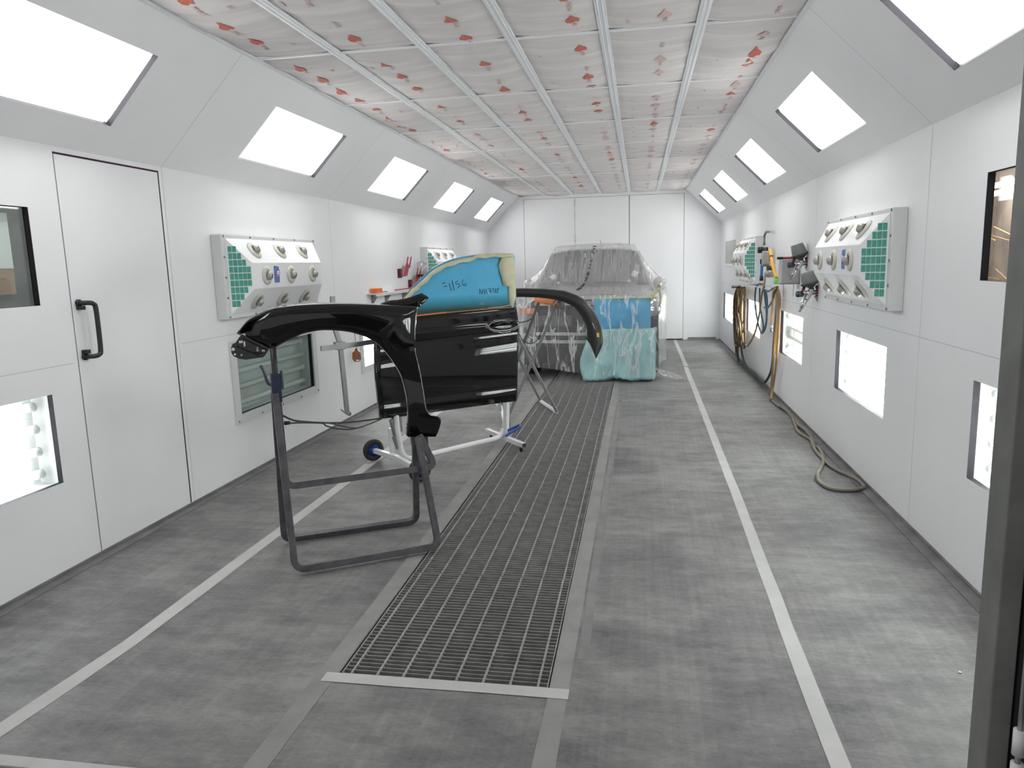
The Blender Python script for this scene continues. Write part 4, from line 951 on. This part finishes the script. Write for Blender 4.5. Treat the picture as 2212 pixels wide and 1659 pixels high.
# filter regulator
t = thing('air_regulator', 'air filter regulator with gauges and yellow hose stub on right wall', 'regulator', rw(1660, 570))
X_ = XR-.09
def R3(px, py, d=.09): return atX(px, py, XR-d)
b = MB(); b.tube(bend([R3(1662, 501, .02), R3(1655, 501), R3(1651, 510), R3(1651, 530)], .03, 4), .013, 10); b.build('inlet_pipe', greymet, t)
b = MB(); b.cyl(R3(1654, 534), (0, 0, -1), .028, .10, 12); b.build('valve', blackpl, t)
b = MB(); c_ = R3(1655, 550); b.box(c_.x-.04, c_.x+.04, c_.y-.06, c_.y+.06, c_.z-.11, c_.z+.04); b.build('regulator_body', mat('beige_metal', (.42, .40, .37), .4, .3, var=.2, scale=20), t, bevel=.012)
b = MB(); c_ = R3(1643, 540, .13); b.cyl(c_+Vector((.02, 0, 0)), (-1, 0, 0), .035, .05, 14); b.build('gauge', blackpl, t)
b = MB(); c_ = R3(1654, 566); b.box(c_.x-.035, c_.x+.035, c_.y-.05, c_.y+.05, c_.z-.05, c_.z+.03); b.build('manifold', mat('brass_dull', (.30, .29, .16), .4, .5, var=.4, scale=40), t, bevel=.006)
b = MB(); b.cyl(R3(1646, 562, .12), (0, 0, -1), .016, .20, 12); b.build('sight_tube', mat('sight_blue', (.05, .22, .55), .3), t)
b = MB(); b.cyl(R3(1646, 562, .12)+Vector((0, 0, .012)), (0, 0, -1), .021, .05, 12); b.build('sight_cap', blackpl, t); b = MB(); b.cyl(R3(1646, 562, .12)+Vector((0, 0, -.18)), (0, 0, -1), .021, .05, 12); b.build('sight_cap', blackpl, t)
b = MB(); b.cyl(R3(1664, 574), (0, 0, -1), .04, .08, 14); b.build('filter_bowl', blackpl, t)
b = MB(); b.lathe(R3(1664, 584), (0, 0, -1), [(.05, 0), (.055, .03), (.05, .06), (.03, .075)], 16); b.build('drain_cup', mat('cup_grey', (.35, .35, .32), .3, .3), t)
b = MB(); b.tube(smooth([R3(1664, 541, .12), R3(1666, 556, .13), R3(1669, 572, .13), R3(1673, 588, .12), R3(1677, 600, .11)], 4), .017, 10); b.build('yellow_hose', mat('hose_yellow', (.85, .42, .03), .45), t)
b = MB(); b.cyl(R3(1666, 551, .13), (0, -.05, -1), .020, .06, 12); b.build('hose_collar', mat('collar', (.12, .09, .06), .5), t)
b = MB(); b.cyl(R3(1677, 601, .11), (0, 0, -1), .024, .06, 12); b.build('green_tip', mat('green_plastic', (.20, .62, .12), .5), t)
# metal box with guns hanging beside it
pA, pB = rw(1691, 558), rw(1728, 614)
c0, c1 = atX(1691, 558, XR-.20), atX(1726, 560, XR-.20)
y0, y1 = 7.28, 7.42; zt, zb = atY(1700, 560, y0).z, atY(1700, 613, y0).z
t = thing('metal_box', 'grey metal box on the right wall behind the spray guns', 'box', (XR-.1, 7.5, zb))
b = MB(); b.box(XR-.165, XR-.001, y0, y1, zb, zt); b.build('case', mat('box_metal', (.50, .49, .50), .35, .4, var=.12, scale=8), t, bevel=.006)
b = MB(); b.box(XR-.172, XR-.001, y0-.008, y1, zb-.006, zb+.004); b.build('base', greymet, t)
b = MB()
for dx in (.14, .05): b.tube([(XR-dx, y0+.02, zb-.004), (XR-dx, y0+.02, zb-.12)], .003, 6)
b.build('hooks', greymet, t)
b = MB(); p = atY(1690, 557, y0+.1); b.cyl((XR-.17, y0+.05, zt+.012), (1, .1, 0), .011, .12, 10); q = tag(b.build('marker_pen', redpl), 'red and black marker lying on the grey metal box', 'pen')
b = MB(); b.cyl((XR-.20, y0+.046, zt+.012), (1, .1, 0), .013, .05, 10); o = b.build('pen_cap', blackpl, q)
def spray_gun(cup0, cup1, body_, grip, label, tilt, extra=False):
    """gravity gun: grey cup above, air cap, trigger and grip below, hung on a wall bracket"""
    Y = cup0[2]; t = thing('spray_gun', label, 'spray gun', atY(cup0[0], cup0[1], Y))
    A = atY(cup0[0], cup0[1], Y); B = atY(cup1[0], cup1[1], Y); ax = (B-A).normalized(); L = (B-A).length
    b = MB(); b.lathe(A, ax, [(.001, 0), (.052, .004), (.056, .02), (.066, L*.92), (.066, L)], 24); b.build('paint_cup', greycup, t)
    b = MB(); b.lathe(B-ax*.012, ax, [(.074, 0), (.076, .006), (.074, .016), (.05, .028), (.018, .05), (.018, .07)], 24); b.build('cup_lid', mat('lid_green', (.05, .06, .045), .4), t)
    G = atY(body_[0], body_[1], Y); H = atY(grip[0], grip[1], Y); side = Vector((0, 0, 1)).cross((H-G).normalized())
    P = B+ax*.05
    b = MB(); b.tube(smooth([P, G, G.lerp(H, .35)], 4), .024, 10); b.tube([G+Vector((-.06, -.02, .01)), G+Vector((.07, .0, .02))], .019, 12); b.build('gun_body', mat('gun_chrome', (.62, .62, .63), .22, .9), t)
    b = MB(); b.tube([G.lerp(H, .30), H], [.018, .015], 10, r2=None); b.build('grip', mat('gun_chrome', (.6, .6, .6), .2, .9), t)
    b = MB(); b.cyl(G+Vector((-.10, -.03, .005)), (1, .3, 0), .026, .045, 16); b.build('air_cap', mat('cap_dark', (.06, .07, .09), .3, .4), t)
    for dx in (-.045, .05):
        b = MB(); b.tube([B+Vector((dx, -.005, -.02)), B+Vector((dx*1.5, -.01, -.10)), G+Vector((dx*1.1, -.01, -.01))], .013, 8); b.build('holder_arm', darkred, t)
    b = MB(); b.tube(smooth([G+Vector((-.035, -.02, -.0)), G+Vector((-.055, -.02, -.06)), G.lerp(H, .55)+Vector((-.035, -.01, 0))], 4), .006, 6); b.build('trigger', steel, t)
    b = MB(); b.cyl(H-(H-G).normalized()*.002, (H-G), .009, .035, 10); b.cyl(G+Vector((.05, 0, -.01)), (.6, 0, -1), .010, .07, 10); b.build('fittings', greymet, t)
    b = MB(); b.tube([G+Vector((.03, 0, 0)), Vector((XR-.002, G.y+.02, G.z+.03))], .008, 8); b.build('wall_bracket', darkred, t)
    return t
spray_gun((1721, 527, 7.0), (1728, 551, 7.0), (1727, 573), (1711, 597), 'spray gun with grey cup hanging in front of the grey metal box', 0)
spray_gun((1743, 587, 6.55), (1750, 612, 6.55), (1747, 636), (1731, 666), 'lower spray gun with grey cup hanging nearer the camera', 0)
# hoses
brownh = mat('hose_brown', (.20, .125, .05), .5, var=.4, col2=(.09, .06, .035), scale=9); blueh = mat('hose_blue', (.04, .10, .15), .45); yell = mat('hose_ochre', (.42, .24, .08), .5, var=.35, col2=(.25, .17, .10), scale=4); greyh = mat('hose_grey', (.23, .21, .17), .55, var=.3, scale=6)
def hang(pts, r, m_, name, label, d=.06, extra=()):
    b = MB(); b.tube(smooth([atX(x, y, XR-(dd[0] if dd else d)) for x, y, *dd in pts], 6), r, 8)
    for e in extra: b.tube(smooth([atX(x, y, XR-(dd[0] if dd else d)) for x, y, *dd in e], 6), r, 8)
    return tag(b.build(name, m_), label, 'hose')
rr = random.Random(4)
b = MB()
for k in range(13):
    x0 = 1592+rr.uniform(0, 16); w = rr.uniform(3, 9); yb = rr.uniform(690, 735) if k < 8 else rr.uniform(735, 775)
    dd = .05+.018*(k % 5)
    P = [(x0, 621+rr.uniform(-1, 3)), (x0-w, 645), (x0-w-rr.uniform(0, 3), 680), (x0-w+1, yb-10), (x0-w/2, yb), (x0+1, yb-8), (x0+rr.uniform(1, 4), 680), (x0+2, 645)]
    b.tube(smooth([atX(x, y, XR-dd) for x, y in P], 5, True), .013, 7, cap=False)
tag(b.build('hose_coil', brownh), 'thick brown hose coil hanging on the right wall near the back', 'hose')
b = MB(); b.cyl((XR-.13, rw(1600, 621).y, rw(1600, 622).z+.02), (1, 0, 0), .02, .13, 10); tag(b.build('hose_hook', greymet), 'grey wall hook carrying the brown hose coil', 'hook')
hang([(1595, 700), (1593, 740), (1595, 782), (1603, 787, .05), (1625, 808, .04), (1648, 826, .04)], .014, mat('hose_black', (.03, .035, .04), .5), 'floor_pipe_hose', 'black hose dropping from the brown coil along the wall foot', .06, [[(1600, 745), (1604, 770), (1612, 790), (1630, 806), (1648, 826), (1660, 815), (1668, 790), (1672, 740), (1676, 690), (1679, 640), (1680, 622)]])
hang([(1653, 590, .10), (1651, 612, .12), (1645, 640, .12), (1640, 680, .12), (1632, 715, .12), (1623, 735, .11), (1614, 747, .11), (1607, 740, .11), (1601, 720, .11), (1597, 690, .11), (1593, 672, .11)], .011, mat('hose_tan', (.30, .20, .12), .45), 'looped_hose', 'tan hose looping from the air regulator to the brown coil')
hang([(1633, 620), (1631, 640), (1632, 665), (1636, 690), (1641, 712), (1646, 719), (1649, 705), (1645, 680), (1641, 660), (1641, 640), (1641, 622)], .010, blueh, 'blue_hose', 'blue hose coil hanging in front of the lit low panel', .09,
     [[(1634, 618), (1640, 613), (1650, 616), (1652, 640), (1655, 665), (1656, 690), (1652, 712), (1646, 720)], [(1650, 618), (1656, 640), (1657, 664), (1655, 700), (1650, 711)], [(1650, 630), (1660, 629), (1668, 624), (1677, 620)], [(1651, 664), (1658, 665), (1668, 650), (1673, 632), (1677, 622)]])
hang([(1679, 620), (1684, 640), (1684, 680), (1681, 740), (1676, 790), (1669, 840), (1665, 862, .13)], .012, yell, 'ochre_hose', 'ochre yellow hose hanging in long loops beside the blue hose', .07,
     [[(1677, 620), (1679, 660), (1675, 720), (1670, 780), (1666, 840), (1664, 858)], [(1680, 618), (1681, 680), (1680, 740), (1678, 765), (1677, 740), (1678, 680), (1677, 622)]])
hang([(1676, 622), (1670, 632), (1668, 660), (1667, 700)], .009, mat('hose_orange', (.55, .24, .07), .5), 'orange_hose_end', 'short orange hose end with metal coupling beside the ochre hose', .10)
b = MB(); b.cyl(atX(1667, 700, XR-.10), (0, 0, -1), .016, .08, 10); tag(b.build('hose_coupling', steel), 'grey metal coupling at the end of the short orange hose', 'coupling')
b = MB(); yy = rw(1662, 618).y; b.box(XR-.10, XR-.0006, rw(1684, 618).y, rw(1632, 614).y, rw(1660, 622).z+.0, rw(1660, 622).z+.012); tag(b.build('hose_rail', whitemet), 'white rail that carries the blue and ochre hoses', 'rail')
fl = [(1664, 862), (1672, 868), (1690, 880), (1704, 892), (1711, 900), (1716, 915), (1724, 932), (1740, 943), (1752, 950), (1756, 962), (1763, 975), (1777, 990), (1792, 1005), (1812, 1017), (1835, 1027), (1855, 1037), (1867, 1046), (1864, 1053), (1845, 1058), (1815, 1058), (1790, 1053), (1772, 1042), (1766, 1031), (1771, 1015), (1778, 1000), (1777, 985), (1768, 970), (1758, 962), (1752, 944), (1740, 932), (1725, 920), (1717, 905), (1706, 894), (1692, 884), (1678, 874), (1668, 866)]
P = smooth([atZ(x, y, .014) for x, y in fl], 5)
P = [Vector((min(p.x, XR-.035), p.y, .014+(.012 if 108 < i < 175 and (i // 6) % 3 == 0 else 0))) for i, p in enumerate(P)]
b = MB(); b.tube(P, .0125, 10); tag(b.build('floor_hose', greyh), 'grey brown air hose lying looped on the floor by the right wall', 'hose')
b = MB(); b.cyl(atZ(2074, 1453, .002), (0, 0, 1), .006, .003, 8); tag(b.build('paint_chip', mat('chip', (.6, .6, .4), .7)), 'tiny pale chip on the floor near the right post', 'chip')

# ------------------------------------------------------------------ the opening's right jamb and the open leaf with its hinge
jm = mat('jamb_grey', (.19, .195, .185), .5, var=.25, scale=9)
b = MB(); b.box(.793, .840, 1.70, 1.79, 0, ZC); struct(b.build('trim_7', jm, bevel=.004))
b = MB(); b.box(.842, .90, 1.695, 1.74, 0, ZC); struct(b.build('trim_8', mat('jamb_dark', (.012, .012, .012), .5)))
t = thing('folded_door_leaf', 'edge of the folded door leaf with a steel hinge at far right', 'door leaf', (.98, 1.6, 0))
b = MB(); b.box(.838, .88, 1.05, 1.61, .01, 2.6); b.build('leaf_panel', mat('leaf_grey', (.08, .085, .075), .5, var=.3, scale=12), t, bevel=.004)
b = MB(); b.cyl((.824, 1.63, .02), (0, 0, 1), .006, 2.3, 10); b.build('hinge_rod', steel, t)
for z in (.24, .32, .40):
    b = MB(); b.cyl((.824, 1.63, z), (0, 0, 1), .013, .06, 12); b.build('hinge_knuckle', whitemet, t)
